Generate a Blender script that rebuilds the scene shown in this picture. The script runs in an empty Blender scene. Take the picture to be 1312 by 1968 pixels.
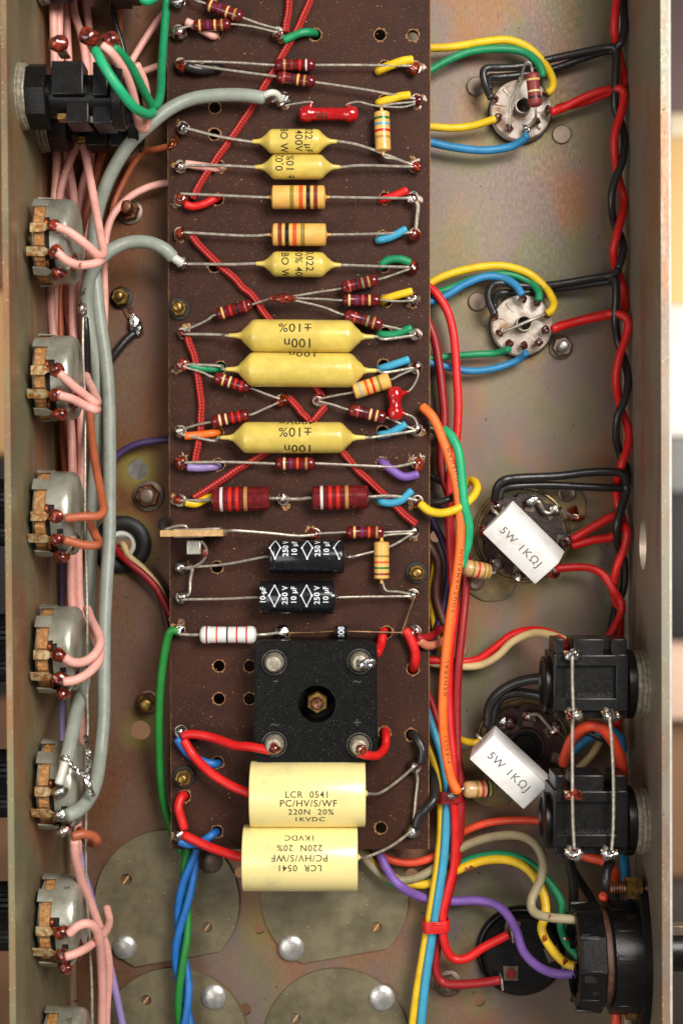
import bpy, bmesh, math, random
from mathutils import Vector, Matrix, noise
from mathutils.geometry import delaunay_2d_cdt
random.seed(7)
S = bpy.context.scene
COL = S.collection
U = 0.001            # the scene is written in millimetres
K = 0.15             # millimetres per photo pixel on the chassis floor
D = 420.0            # camera height above the chassis floor, mm
PI = math.pi

# ------------------------------------------------------------------ camera
cam_d = bpy.data.cameras.new('camera'); cam = bpy.data.objects.new('camera', cam_d); COL.objects.link(cam)
cam.location = (0, 0, D*U)
cam_d.sensor_fit = 'VERTICAL'; cam_d.sensor_height = 36; cam_d.sensor_width = 24
cam_d.lens = 36*D/(1968*K)
cam_d.clip_start = 0.01; cam_d.clip_end = 50
cam_d.dof.use_dof = True; cam_d.dof.focus_distance = (D-20)*U; cam_d.dof.aperture_fstop = 12
S.camera = cam
# ------------------------------------------------------------------ world and lamps
W = bpy.data.worlds.new('World'); S.world = W; W.use_nodes = True
bg = W.node_tree.nodes['Background']; bg.inputs[0].default_value = (1.0, .96, .90, 1); bg.inputs[1].default_value = 0.19
def area(name, loc, target, size, power, col):
    l = bpy.data.lights.new(name, 'AREA'); l.shape = 'RECTANGLE'; l.size = size[0]*U; l.size_y = size[1]*U
    l.energy = power; l.color = col
    o = bpy.data.objects.new(name, l); COL.objects.link(o); o.location = Vector(loc)*U
    o.rotation_euler = (Vector(target)-Vector(loc)).to_track_quat('-Z', 'Y').to_euler()
    return o
area('softbox_lamp', (300, 290, 660), (0, 0, 15), (380, 320), 8.3, (1, .96, .90))
area('added_bench_light', (900, 100, -650), (300, 0, -1200), (300, 800), 13, (1, .96, .9))  # added light to brighten the blurred bench, not a known lamp
area('fill_lamp', (-420, -120, 620), (0, 0, 15), (400, 520), 2.4, (1, .97, .93))
S.view_settings.view_transform = 'Standard'; S.view_settings.look = 'None'; S.view_settings.exposure = 0; S.view_settings.gamma = 1

# ------------------------------------------------------------------ materials
def lin(r, g, b):
    f = lambda c: ((c/255+.055)/1.055)**2.4 if c > 10 else c/255/12.92
    return (f(r), f(g), f(b))
MATS = {}
def mat(name, col, rough=.4, metal=0, var=.15, vscale=.35, bump=0, bscale=1.5, coat=0, spec=.5, col2=None, mixlo=.45, mixhi=.6, rvar=.1, speck=None):
    """col, with a noisy second tint (col2 or a darker col); scales are features per mm"""
    if name in MATS: return MATS[name]
    m = bpy.data.materials.new(name); m.use_nodes = True; MATS[name] = m
    nt = m.node_tree; N = nt.nodes; L = nt.links; b = N['Principled BSDF']
    tc = N.new('ShaderNodeTexCoord'); mp = N.new('ShaderNodeMapping'); L.new(tc.outputs['Object'], mp.inputs[0])
    mp.inputs['Scale'].default_value = (1000, 1000, 1000)
    oi = N.new('ShaderNodeObjectInfo')
    cmb = N.new('ShaderNodeCombineXYZ')
    mu = N.new('ShaderNodeMath'); mu.operation = 'MULTIPLY'; mu.inputs[1].default_value = 300; L.new(oi.outputs['Random'], mu.inputs[0])
    for i in range(3): L.new(mu.outputs[0], cmb.inputs[i])
    L.new(cmb.outputs[0], mp.inputs['Location'])
    n = N.new('ShaderNodeTexNoise'); n.inputs['Scale'].default_value = vscale; n.inputs['Detail'].default_value = 6; n.inputs['Roughness'].default_value = .65
    L.new(mp.outputs[0], n.inputs[0])
    cr = N.new('ShaderNodeValToRGB'); c2 = col2 or tuple(c*(1-var) for c in col)
    cr.color_ramp.elements[0].position = mixlo; cr.color_ramp.elements[1].position = mixhi
    cr.color_ramp.elements[0].color = (*c2, 1); cr.color_ramp.elements[1].color = (*col, 1)
    L.new(n.outputs['Fac'], cr.inputs[0]); out = cr.outputs[0]
    if speck:
        v = N.new('ShaderNodeTexVoronoi'); v.inputs['Scale'].default_value = speck[0]; L.new(mp.outputs[0], v.inputs[0])
        lt = N.new('ShaderNodeMath'); lt.operation = 'LESS_THAN'; L.new(v.outputs['Distance'], lt.inputs[0])
        sx = N.new('ShaderNodeSeparateColor'); L.new(v.outputs['Color'], sx.inputs[0])
        pw = N.new('ShaderNodeMath'); pw.operation = 'POWER'; pw.inputs[1].default_value = 3.0; L.new(sx.outputs[0], pw.inputs[0])
        ml = N.new('ShaderNodeMath'); ml.operation = 'MULTIPLY'; ml.inputs[1].default_value = speck[1]; L.new(pw.outputs[0], ml.inputs[0]); L.new(ml.outputs[0], lt.inputs[1])
        mx = N.new('ShaderNodeMix'); mx.data_type = 'RGBA'; L.new(lt.outputs[0], mx.inputs['Factor']); L.new(out, mx.inputs['A']); mx.inputs['B'].default_value = (*speck[2], 1)
        out = mx.outputs['Result']
    L.new(out, b.inputs['Base Color'])
    b.inputs['Metallic'].default_value = metal; b.inputs['Specular IOR Level'].default_value = spec
    if coat: b.inputs['Coat Weight'].default_value = coat; b.inputs['Coat Roughness'].default_value = .08
    mr = N.new('ShaderNodeMapRange'); mr.inputs['To Min'].default_value = max(.02, rough-rvar); mr.inputs['To Max'].default_value = min(1, rough+rvar)
    L.new(n.outputs['Fac'], mr.inputs[0]); L.new(mr.outputs[0], b.inputs['Roughness'])
    if bump:
        n2 = N.new('ShaderNodeTexNoise'); n2.inputs['Scale'].default_value = bscale; n2.inputs['Detail'].default_value = 4; L.new(mp.outputs[0], n2.inputs[0])
        bp = N.new('ShaderNodeBump'); bp.inputs['Strength'].default_value = bump; bp.inputs['Distance'].default_value = .0004
        L.new(n2.outputs['Fac'], bp.inputs['Height']); L.new(bp.outputs[0], b.inputs['Normal'])
    return m
def pvc(name, rgb, rough=.46):
    c = lin(*rgb)
    return mat('pvc_'+name, c, rough, var=.22, vscale=.25, mixlo=.3, mixhi=.6, bump=.22, bscale=.9, rvar=.14)
RED = pvc('red', (214, 26, 24)); DRED = pvc('dark_red', (150, 18, 24)); YEL = pvc('yellow', (232, 190, 26)); GRN = pvc('green', (22, 138, 88))
BLU = pvc('blue', (44, 128, 178)); LBLU = pvc('light_blue', (62, 158, 192)); BLK = pvc('black', (38, 36, 36), .33); PNK = pvc('pink', (234, 170, 157), .45)
ORG = pvc('orange', (244, 112, 34)); OGR = pvc('orange_red', (228, 76, 44)); BRN = pvc('brown', (176, 92, 58), .45); DBRN = pvc('dark_brown', (98, 58, 48))
PUR = pvc('purple', (124, 88, 168)); DPUR = pvc('dark_purple', (66, 48, 92)); LIL = pvc('lilac', (150, 130, 186)); BEI = pvc('beige', (206, 180, 128)); GRYB = pvc('grey_beige', (158, 144, 112))
GRY = pvc('grey', (148, 154, 143), .42); KGRN = pvc('leaf_green', (34, 130, 52)); BBLU = pvc('deep_blue', (34, 108, 186)); MGRN = pvc('mint_green', (30, 168, 112))
LEAD = mat('tinned_lead', lin(190, 180, 164), .36, .5, var=.35, vscale=.8, bump=.15)
SOLD = mat('bright_solder', lin(215, 213, 208), .2, 1, var=.45, vscale=.9, bump=.6, bscale=1.2)
FLUX = mat('flux_solder', lin(158, 54, 22), .12, .15, vscale=.6, col2=lin(66, 10, 10), mixlo=.44, mixhi=.62, coat=1, bump=.35, bscale=.9)
FLUXM = mat('patchy_flux_solder', lin(205, 200, 190), .18, .85, vscale=.6, col2=lin(110, 28, 14), mixlo=.44, mixhi=.54, coat=.6, bump=.5, bscale=1.1)
CRUST = mat('flux_crust', lin(178, 128, 52), .3, 0, vscale=1.2, col2=lin(86, 44, 20), coat=.5, bump=.8, bscale=2)
MUST = mat('mustard_lacquer', lin(218, 192, 92), .28, var=.16, vscale=.16, bump=.16, bscale=.45, coat=.25, speck=(.6, .09, lin(140, 112, 50)))
LCRY = mat('cream_film', lin(240, 222, 150), .3, vscale=.11, col2=lin(222, 208, 146), mixlo=.34, mixhi=.5, coat=.2, bump=.08, bscale=.3, speck=(.5, .07, lin(150, 130, 80)))
LCRE = mat('cream_resin', lin(226, 200, 118), .45, var=.12)
MARO = mat('maroon_lacquer', lin(112, 18, 24), .2, vscale=.5, var=.4, coat=.5, speck=(1.6, .12, lin(190, 150, 130)))
MATR = mat('matt_maroon', lin(140, 52, 46), .5, vscale=.5, var=.25)
ORNG = mat('orange_lacquer', lin(232, 178, 92), .35, vscale=.3, var=.14, coat=.15)
TANB = mat('cream_lacquer', lin(228, 196, 148), .3, vscale=.3, var=.1, coat=.2)
WHIB = mat('white_lacquer', lin(226, 224, 220), .3, vscale=.3, var=.08, coat=.2)
REDD = mat('red_dip', lin(188, 18, 24), .14, vscale=.4, var=.25, coat=.6, bump=.1, bscale=.5)
CERA = mat('white_ceramic', lin(240, 239, 236), .6, vscale=.2, col2=lin(226, 220, 212), mixlo=.32, mixhi=.5, bump=.3, bscale=1.6, speck=(.5, .06, lin(150, 140, 130)))
SOCK = mat('socket_ceramic', lin(206, 192, 178), .4, vscale=.25, col2=lin(150, 112, 80), mixlo=.36, mixhi=.52, coat=.15)
PHEN = mat('brown_phenolic', lin(62, 36, 30), .32, vscale=.5, var=.4, bump=.2)
PHEND = mat('paxolin_dark', lin(30, 22, 22), .4)
BOARD = mat('tag_board', lin(64, 38, 28), .6, vscale=.09, col2=lin(50, 29, 22), mixlo=.35, mixhi=.65, bump=.14, bscale=1.2, spec=.14, speck=(2.3, .3, lin(116, 86, 66)))
RIM = mat('raw_board_edge', lin(168, 120, 78), .8, vscale=1.5, var=.5)
TAN = mat('tan_wafer', lin(192, 136, 78), .55, vscale=.9, var=.45, bump=.4, bscale=1.2)
BPLA = mat('black_plastic', lin(17, 16, 16), .34, vscale=.4, var=.35, bump=.12, spec=.35, speck=(1.5, .13, lin(110, 104, 96)))
BRUB = mat('black_rubber', lin(22, 20, 19), .55, vscale=.4, var=.3)
EPOX = mat('black_epoxy', lin(13, 13, 12), .36, vscale=.4, var=.3, bump=.2, spec=.2, speck=(2.2, .22, lin(110, 105, 94)))
SLEE = mat('black_sleeve', lin(26, 26, 30), .2, vscale=.3, var=.3, speck=(1.0, .16, lin(150, 130, 110)))
CANM = mat('plated_can', lin(182, 181, 168), .33, .55, vscale=.16, col2=lin(146, 145, 128), mixlo=.35, mixhi=.62, bump=.1, bscale=2.5, speck=(2.2, .22, lin(225, 220, 205)))
NUTM = mat('nickel_washer', lin(176, 166, 146), .42, .3, vscale=.8, var=.4, bump=.3, bscale=2)
BRASS = mat('brass', lin(172, 138, 76), .32, .85, vscale=.6, var=.5, bump=.2)
RUST = mat('rusty_steel', lin(128, 78, 48), .4, .55, vscale=.5, col2=lin(58, 30, 20), mixlo=.4, mixhi=.6, bump=.5, coat=.3)
ALUM = mat('aluminium', lin(205, 203, 198), .36, .75, vscale=.5, var=.2, bump=.1)
DULLR = mat('dull_rivet', lin(128, 110, 96), .45, .6, vscale=.4, var=.3)
PLAT = mat('olive_plate', lin(124, 114, 88), .46, .35, vscale=.09, col2=lin(98, 90, 68), mixlo=.38, mixhi=.6, bump=.1, speck=(.7, .13, lin(186, 172, 140)))
TINP = mat('yellow_plated_ring', lin(168, 140, 96), .25, .8, vscale=.15, col2=lin(128, 120, 96), mixlo=.4, mixhi=.6)
TUBM = mat('socket_tube', lin(138, 130, 118), .36, .5, var=.35)
COPP = mat('copper', lin(186, 104, 66), .3, .9, var=.4)
BLINK = mat('black_ink', lin(46, 42, 28), .6, var=.5, vscale=1.5)
GINK = mat('grey_ink', lin(122, 120, 118), .7, var=.2)
WINK = mat('white_ink', lin(222, 228, 232), .5, var=.1)
DARK = mat('inside_shade', lin(18, 15, 14), .8)  # near-black colour standing in for shade inside holes and recesses
CARD = mat('tan_card', lin(200, 158, 104), .6, vscale=.8, var=.3)
POLY = mat('clear_polythene', lin(206, 206, 196), .3, var=.1)
BC = dict(Y=(222, 186, 106), C=(226, 200, 140), V=(104, 44, 96), G=(176, 132, 72), R=(206, 36, 30), K=(34, 28, 36), N=(128, 52, 40), W=(224, 214, 208), E=(116, 132, 92), B=(104, 160, 178), O=(226, 84, 36), L=(150, 124, 52), P=(176, 72, 62), H=(52, 116, 52), S=(168, 172, 150))
def bandm(k): return mat('band_'+k, lin(*BC[k]), .3, var=.15, vscale=1.2)

def cloth():
    m = bpy.data.materials.new('red_braid'); m.use_nodes = True; nt = m.node_tree; N = nt.nodes; L = nt.links; b = N['Principled BSDF']
    uv = N.new('ShaderNodeUVMap'); sp = N.new('ShaderNodeSeparateXYZ'); L.new(uv.outputs[0], sp.inputs[0])
    def M(op, a, bb):
        n = N.new('ShaderNodeMath'); n.operation = op
        for i, v in enumerate((a, bb)):
            if isinstance(v, (int, float)): n.inputs[i].default_value = v
            elif v is not None: L.new(v, n.inputs[i])
        return n.outputs[0]
    a = M('MULTIPLY', sp.outputs[0], 2*PI*3); v = M('MULTIPLY', sp.outputs[1], 3.4)
    s1 = M('SINE', M('ADD', a, v), None); s2 = M('SINE', M('SUBTRACT', a, v), None)
    h = M('MULTIPLY', s1, s2); h = M('ADD', M('MULTIPLY', h, .5), .5)
    cr = N.new('ShaderNodeValToRGB'); L.new(h, cr.inputs[0])
    cr.color_ramp.elements[0].color = (*lin(164, 32, 28), 1); cr.color_ramp.elements[1].color = (*lin(202, 56, 48), 1)
    L.new(cr.outputs[0], b.inputs['Base Color']); b.inputs['Roughness'].default_value = .5
    bp = N.new('ShaderNodeBump'); bp.inputs['Strength'].default_value = 1; bp.inputs['Distance'].default_value = .0003
    L.new(h, bp.inputs['Height']); L.new(bp.outputs[0], b.inputs['Normal'])
    return m
CLOTH = cloth()

_h = lambda x, y: ((x-656)*K, -(y-984)*K)
HALOS = [(*_h(x, y), a, b, m) for x, y, a, b, m in ((265, 903, 3, 8, .8), (270, 1404, 3, 7.5, .8), (1001, 211, 8, 15, .6), (1003, 625, 8, 14, .5), (1007, 1030, 12, 20, .5), (498, 1784, 1.5, 8, .6), (240, 1046, 8, 11, .4), (919, 1922, 2, 6, .5))]
def steel(name, rust_shade=.5, pal=None, scuff=0):
    """passivated zinc plate: olive, pink and copper tints, brushed along the chassis"""
    m = bpy.data.materials.new(name); m.use_nodes = True; nt = m.node_tree; N = nt.nodes; L = nt.links; b = N['Principled BSDF']
    tc = N.new('ShaderNodeTexCoord')
    def mp(sc, loc=(0, 0, 0)):
        n = N.new('ShaderNodeMapping'); n.inputs['Scale'].default_value = sc; n.inputs['Location'].default_value = loc; L.new(tc.outputs['Object'], n.inputs[0]); return n.outputs[0]
    def nz(vec, sc, det=4, ro=.55):
        n = N.new('ShaderNodeTexNoise'); n.inputs['Scale'].default_value = sc; n.inputs['Detail'].default_value = det; n.inputs['Roughness'].default_value = ro; L.new(vec, n.inputs[0]); return n.outputs['Fac']
    def ramp(f, cols):
        n = N.new('ShaderNodeValToRGB'); L.new(f, n.inputs[0]); e = n.color_ramp.elements
        while len(e) < len(cols): e.new(.5)
        for i, (p, c) in enumerate(cols): e[i].position = p; e[i].color = (*lin(*c), 1)
        return n.outputs[0]
    def mix(f, a, c, mode='MIX'):
        n = N.new('ShaderNodeMix'); n.data_type = 'RGBA'; n.blend_type = mode
        if isinstance(f, (int, float)): n.inputs['Factor'].default_value = f
        else: L.new(f, n.inputs['Factor'])
        L.new(a, n.inputs['A'])
        if isinstance(c, tuple): n.inputs['B'].default_value = (*lin(*c), 1)
        else: L.new(c, n.inputs['B'])
        return n.outputs['Result']
    def rng(f, a, c, lo=0, hi=1):
        n = N.new('ShaderNodeMapRange'); n.inputs['From Min'].default_value = a; n.inputs['From Max'].default_value = c; n.inputs['To Min'].default_value = lo; n.inputs['To Max'].default_value = hi
        L.new(f, n.inputs[0]); return n.outputs[0]
    big = nz(mp((1000, 650, 1000)), .034, 3)
    c = ramp(big, pal or [(.28, (102, 99, 68)), (.41, (116, 105, 84)), (.52, (114, 97, 92)), (.61, (104, 101, 74)), (.74, (108, 99, 102))])
    bl = nz(mp((1000, 560, 1000), (40, 9, 3)), .045, 4)
    c = mix(rng(bl, .47, .72, 0, .8), c, (158, 100, 58)); 
    sp = N.new('ShaderNodeSeparateXYZ'); L.new(tc.outputs['Object'], sp.inputs[0])
    if rust_shade:
        w = N.new('ShaderNodeMath'); w.operation = 'ADD'; L.new(rng(sp.outputs[0], -.03, -.05, 0, .8), w.inputs[0])
        L.new(rng(bl, .4, .7, -.25, .35), w.inputs[1]); w.use_clamp = True
        c = mix(w.outputs[0], c, (100, 58, 30))  # browner left strip: rust tint that also carries the shade there
    fine = nz(mp((1000, 420, 1000)), 1.5, 4)
    c = mix(rng(fine, .35, .65, 0, .07), c, (170, 158, 138))
    if rust_shade:
        for (hx, hy, r0, r1, am) in HALOS:
            d = N.new('ShaderNodeVectorMath'); d.operation = 'DISTANCE'; L.new(tc.outputs['Object'], d.inputs[0]); d.inputs[1].default_value = (hx*U, hy*U, 0)
            w = N.new('ShaderNodeMath'); w.operation = 'MULTIPLY'; L.new(rng(d.outputs['Value'], r0*U, r1*U, am, 0), w.inputs[0]); L.new(rng(bl, .3, .6, .4, 1), w.inputs[1])
            c = mix(w.outputs[0], c, (132, 124, 58))
    if scuff:
        sc1 = nz(mp((1000, 140, 1000), (5, 2, 8)), .3, 5, .7); sc2 = nz(mp((1000, 500, 1000), (1, 6, 2)), .035, 2)
        w = N.new('ShaderNodeMath'); w.operation = 'MULTIPLY'; L.new(rng(sc1, .5, .66), w.inputs[0]); L.new(rng(sc2, .5, .62, 0, scuff), w.inputs[1])
        c = mix(w.outputs[0], c, (196, 190, 178))
        red = nz(mp((1000, 300, 1000), (15, 2, 1)), .05, 2); c = mix(rng(red, .58, .7, 0, .4), c, (136, 66, 58))
        gl = N.new('ShaderNodeTexVoronoi'); gl.inputs['Scale'].default_value = 1.7; L.new(mp((1000, 1000, 1000)), gl.inputs[0])
        gs = N.new('ShaderNodeSeparateColor'); L.new(gl.outputs['Color'], gs.inputs[0]); gp = N.new('ShaderNodeMath'); gp.operation = 'POWER'; gp.inputs[1].default_value = 4; L.new(gs.outputs[0], gp.inputs[0])
        gm = N.new('ShaderNodeMath'); gm.operation = 'MULTIPLY'; gm.inputs[1].default_value = .32; L.new(gp.outputs[0], gm.inputs[0])
        gt = N.new('ShaderNodeMath'); gt.operation = 'LESS_THAN'; L.new(gl.outputs['Distance'], gt.inputs[0]); L.new(gm.outputs[0], gt.inputs[1])
        c = mix(gt.outputs[0], c, (192, 176, 128))
    spk = nz(mp((1000, 1000, 1000), (3, 7, 0)), .55, 2, .4)
    c = mix(rng(spk, .72, .76, 0, .8), c, (70, 46, 34))
    L.new(c, b.inputs['Base Color']); b.inputs['Metallic'].default_value = .38; b.inputs['Specular IOR Level'].default_value = .3
    L.new(rng(fine, .3, .7, .42, .58), b.inputs['Roughness'])
    bp = N.new('ShaderNodeBump'); bp.inputs['Strength'].default_value = .05; bp.inputs['Distance'].default_value = .0002
    L.new(fine, bp.inputs['Height']); L.new(bp.outputs[0], b.inputs['Normal'])
    return m
FLOORM = steel('passivated_floor', 1)
WALLM = steel('passivated_front_wall', 0, [(.32, (124, 121, 94)), (.45, (132, 126, 96)), (.55, (118, 108, 82)), (.66, (126, 102, 80)), (.76, (124, 120, 100))], .35)
WALLR = steel('passivated_rear_wall', 0, [(.32, (136, 132, 118)), (.44, (142, 134, 118)), (.54, (132, 116, 104)), (.64, (134, 129, 113)), (.74, (138, 134, 126))], .8)

# ------------------------------------------------------------------ mesh kit
def P(px, py, z):
    s = K*(D-z)/D
    return Vector(((px-656)*s, -(py-984)*s, z))
ORGN = {}
def tag(o, label=None, cat=None, group=None, kind=None):
    for k, v in (('label', label), ('category', cat), ('group', group), ('kind', kind)):
        if v: o[k] = v
    return o
def thing(name, label, cat, loc, group=None):
    o = bpy.data.objects.new(name, None); COL.objects.link(o); o.empty_display_size = .003
    o.location = Vector(loc)*U; ORGN[o.name] = Vector(loc)
    return tag(o, label, cat, group)
def frame(t):
    t = t.normalized(); r = Vector((0, 0, 1)) if abs(t.z) < .9 else Vector((0, 1, 0))
    n = (r - t*r.dot(t)).normalized(); return n, t.cross(n)
def catmull(pts, sub=7):
    if len(pts) < 3: return [Vector(p) for p in pts]
    q = [pts[0]*2-pts[1]] + list(pts) + [pts[-1]*2-pts[-2]]; out = []
    for i in range(1, len(q)-2):
        a, b, c, d = q[i-1:i+3]
        for k in range(sub):
            t = k/sub; out.append(.5*((2*b)+(c-a)*t+(2*a-5*b+4*c-d)*t*t+(3*b-a-3*c+d)*t**3))
    out.append(Vector(pts[-1])); return out
class MB:
    def __init__(s): s.v = []; s.f = []; s.uv = {}
    def add(s, vs, fs, uvs=None):
        o = len(s.v); s.v += [Vector(v) for v in vs]
        for f in fs: s.f.append(tuple(i+o for i in f))
        if uvs:
            for i, u in enumerate(uvs): s.uv[o+i] = u
        return s
    def tube(s, pts, r, n=10, sub=7, round_end=True, flat=1.0):
        path = catmull([Vector(p) for p in pts], sub); vs = []; uv = []; fs = []
        rr = [r(i/(len(path)-1)) if callable(r) else r for i in range(len(path))]
        t0 = (path[1]-path[0]).normalized(); nrm, _ = frame(t0); ln = 0; rings = []
        if round_end:
            ext = [(path[0]-t0*rr[0]*.45, .35), (path[0]-t0*rr[0]*.3, .75)]
        ring_list = []
        for i, p in enumerate(path):
            t = (path[min(i+1, len(path)-1)]-path[max(i-1, 0)]).normalized()
            nrm = (nrm-t*nrm.dot(t)).normalized(); bi = t.cross(nrm)
            if i: ln += (p-path[i-1]).length
            ring_list.append((p, nrm.copy(), bi, rr[i], ln, t))
        if round_end:
            p, a, b, r0, l, t = ring_list[0]; q, a2, b2, r2, l2, t2 = ring_list[-1]
            ring_list = [(p-t*r0*.4, a, b, r0*.4, l, t), (p-t*r0*.28, a, b, r0*.8, l, t)] + ring_list + [(q+t2*r2*.28, a2, b2, r2*.8, l2, t2), (q+t2*r2*.4, a2, b2, r2*.4, l2, t2)]
        for (p, a, b, r0, l, t) in ring_list:
            for k in range(n):
                th = 2*PI*k/n; vs.append(p+(a*math.cos(th)*flat+b*math.sin(th))*r0); uv.append((k/n, l))
        m = len(ring_list)
        for i in range(m-1):
            for k in range(n): fs.append((i*n+k, i*n+(k+1) % n, (i+1)*n+(k+1) % n, (i+1)*n+k))
        fs.append(tuple(range(n))[::-1]); fs.append(tuple((m-1)*n+k for k in range(n)))
        return s.add(vs, fs, uv)
    def lathe(s, p0, d, prof, n=24, cap=True, sx=1.0):
        """prof: (distance along d from p0, radius)"""
        p0 = Vector(p0); d = Vector(d).normalized(); a, b = frame(d); vs = []; fs = []
        for (t, r) in prof:
            for k in range(n):
                th = 2*PI*k/n; vs.append(p0+d*t+(a*math.cos(th)*sx+b*math.sin(th))*r)
        m = len(prof)
        for i in range(m-1):
            for k in range(n): fs.append((i*n+k, i*n+(k+1) % n, (i+1)*n+(k+1) % n, (i+1)*n+k))
        if cap:
            if prof[0][1] > 1e-6: fs.append(tuple(range(n))[::-1])
            if prof[-1][1] > 1e-6: fs.append(tuple((m-1)*n+k for k in range(n)))
        return s.add(vs, fs)
    def box(s, c, size, rot=None, bev=0):
        bm = bmesh.new(); bmesh.ops.create_cube(bm, size=1); bmesh.ops.scale(bm, vec=size, verts=bm.verts)
        if bev: bmesh.ops.bevel(bm, geom=bm.edges[:], offset=bev, segments=2, profile=.5, affect='EDGES')
        M = Matrix.Translation(Vector(c)) @ (rot.to_4x4() if rot else Matrix())
        bm.transform(M); bm.verts.index_update()
        s.add([v.co.copy() for v in bm.verts], [tuple(v.index for v in f.verts) for f in bm.faces]); bm.free(); return s
    def blob(s, c, r, seed=0, amp=.22, sub=3, freq=1.1):
        bm = bmesh.new(); bmesh.ops.create_icosphere(bm, subdivisions=sub, radius=1)
        r = r if isinstance(r, (tuple, list)) else (r, r, r); c = Vector(c)
        vs = []
        for v in bm.verts:
            k = 1+amp*noise.noise(v.co*freq+Vector((seed*7.3, seed*3.1, seed)))+amp*.4*noise.noise(v.co*3+Vector((seed, 0, seed)))
            vs.append(c+Vector((v.co.x*r[0]*k, v.co.y*r[1]*k, v.co.z*r[2]*k)))
        bm.verts.index_update()
        s.add(vs, [tuple(v.index for v in f.verts) for f in bm.faces]); bm.free(); return s
    def plate(s, outline, holes, z0, z1, fn=None):
        """flat sheet with holes; outline and holes are lists of 2-D points; fn maps (u, v, w) to space"""
        fn = fn or (lambda u, v, w: Vector((u, v, w)))
        pts = []; loops = []
        for lp in [outline]+holes:
            st = len(pts); pts += [Vector(p[:2]) for p in lp]; loops.append(list(range(st, len(pts))))
        if holes:
            ed = [(lp[i], lp[(i+1) % len(lp)]) for lp in loops for i in range(len(lp))]
            vv, ee, ff, *_ = delaunay_2d_cdt(pts, ed, [], 0, 1e-6)
            def inside(p, lp):
                c = False; j = len(lp)-1
                for i in range(len(lp)):
                    a, b = lp[i], lp[j]
                    if (a[1] > p.y) != (b[1] > p.y) and p.x < (b[0]-a[0])*(p.y-a[1])/(b[1]-a[1])+a[0]: c = not c
                    j = i
                return c
            out = []
            for f in ff:
                c = (vv[f[0]]+vv[f[1]]+vv[f[2]])/3
                if inside(c, outline) and not any(inside(c, h) for h in holes): out.append(tuple(f))
        else:
            vv = pts; out = [tuple(range(len(pts)))]
        n = len(vv); vs = [fn(p.x, p.y, z1) for p in vv]+[fn(p.x, p.y, z0) for p in vv]
        fs = list(out)+[tuple(i+n for i in f)[::-1] for f in out]
        cnt = {}
        for f in out:
            for i in range(len(f)):
                e = (f[i], f[(i+1) % len(f)]); cnt[e] = cnt.get(e, 0)+1
        for (a, b) in list(cnt):
            if (b, a) not in cnt: fs.append((b, a, a+n, b+n))
        return s.add(vs, fs)
    def text(s, txt, size, fn, step=0, spacing=1.0, bold=0, wx=1.0):
        """text mesh, centred, mapped through fn(u, v) -> (point)"""
        cu = bpy.data.curves.new('t', 'FONT'); cu.body = txt; cu.size = size; cu.align_x = 'CENTER'; cu.align_y = 'CENTER'; cu.space_character = spacing; cu.offset = bold; cu.resolution_u = 3
        ob = bpy.data.objects.new('t', cu); COL.objects.link(ob)
        me = bpy.data.meshes.new_from_object(ob.evaluated_get(bpy.context.evaluated_depsgraph_get()))
        bpy.data.objects.remove(ob); bpy.data.curves.remove(cu)
        bm = bmesh.new(); bm.from_mesh(me); bpy.data.meshes.remove(me)
        if step and bm.verts:
            for ax in (0, 1):
                lo = min(v.co[ax] for v in bm.verts); hi = max(v.co[ax] for v in bm.verts); x = lo+step
                while x < hi:
                    no = Vector((1, 0, 0)) if ax == 0 else Vector((0, 1, 0)); 
                    bmesh.ops.bisect_plane(bm, geom=bm.verts[:]+bm.edges[:]+bm.faces[:], plane_co=no*x, plane_no=no); x += step
        bm.verts.index_update()
        s.add([fn(v.co.x*wx, v.co.y) for v in bm.verts], [tuple(v.index for v in f.verts) for f in bm.faces]); bm.free(); return s
    def obj(s, name, m, parent=None, smooth=38, label=None, cat=None, group=None, kind=None):
        if parent is not None: org = ORGN[parent.name]
        else:
            lo = Vector((min(v[i] for v in s.v) for i in range(3))); hi = Vector((max(v[i] for v in s.v) for i in range(3)))
            org = Vector(((lo.x+hi.x)/2, (lo.y+hi.y)/2, lo.z))
        me = bpy.data.meshes.new(name); me.from_pydata([(v-org)*U for v in s.v], [], s.f)
        if s.uv:
            ul = me.uv_layers.new(name='UVMap')
            for lp in me.loops:
                ul.data[lp.index].uv = s.uv.get(lp.vertex_index, (0, 0))
        bm = bmesh.new(); bm.from_mesh(me); bmesh.ops.recalc_face_normals(bm, faces=bm.faces); bm.to_mesh(me); bm.free()
        me.materials.append(m)
        if smooth:
            me.shade_smooth(); me.set_sharp_from_angle(angle=math.radians(smooth))
        o = bpy.data.objects.new(name, me); COL.objects.link(o)
        if parent is not None: o.parent = parent
        else: o.location = org*U
        ORGN[o.name] = org
        return tag(o, label, cat, group, kind)
def pp(pts, z=None):
    return [P(p[0], p[1], p[2] if len(p) > 2 else z) for p in pts]
def wire(label, pts, z, r, m, group=None, name='wire', cat='wire', n=10):
    return MB().tube(pp(pts, z), r, n).obj(name, m, None, label=label, cat=cat, group=group)
def circ(cx, cy, r, n=24): return [(cx+r*math.cos(2*PI*k/n), cy+r*math.sin(2*PI*k/n)) for k in range(n)]
def circp(px, py, rpx, z, n=24):
    c = P(px, py, z); return circ(c.x, c.y, rpx*K*(D-z)/D, n)
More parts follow.
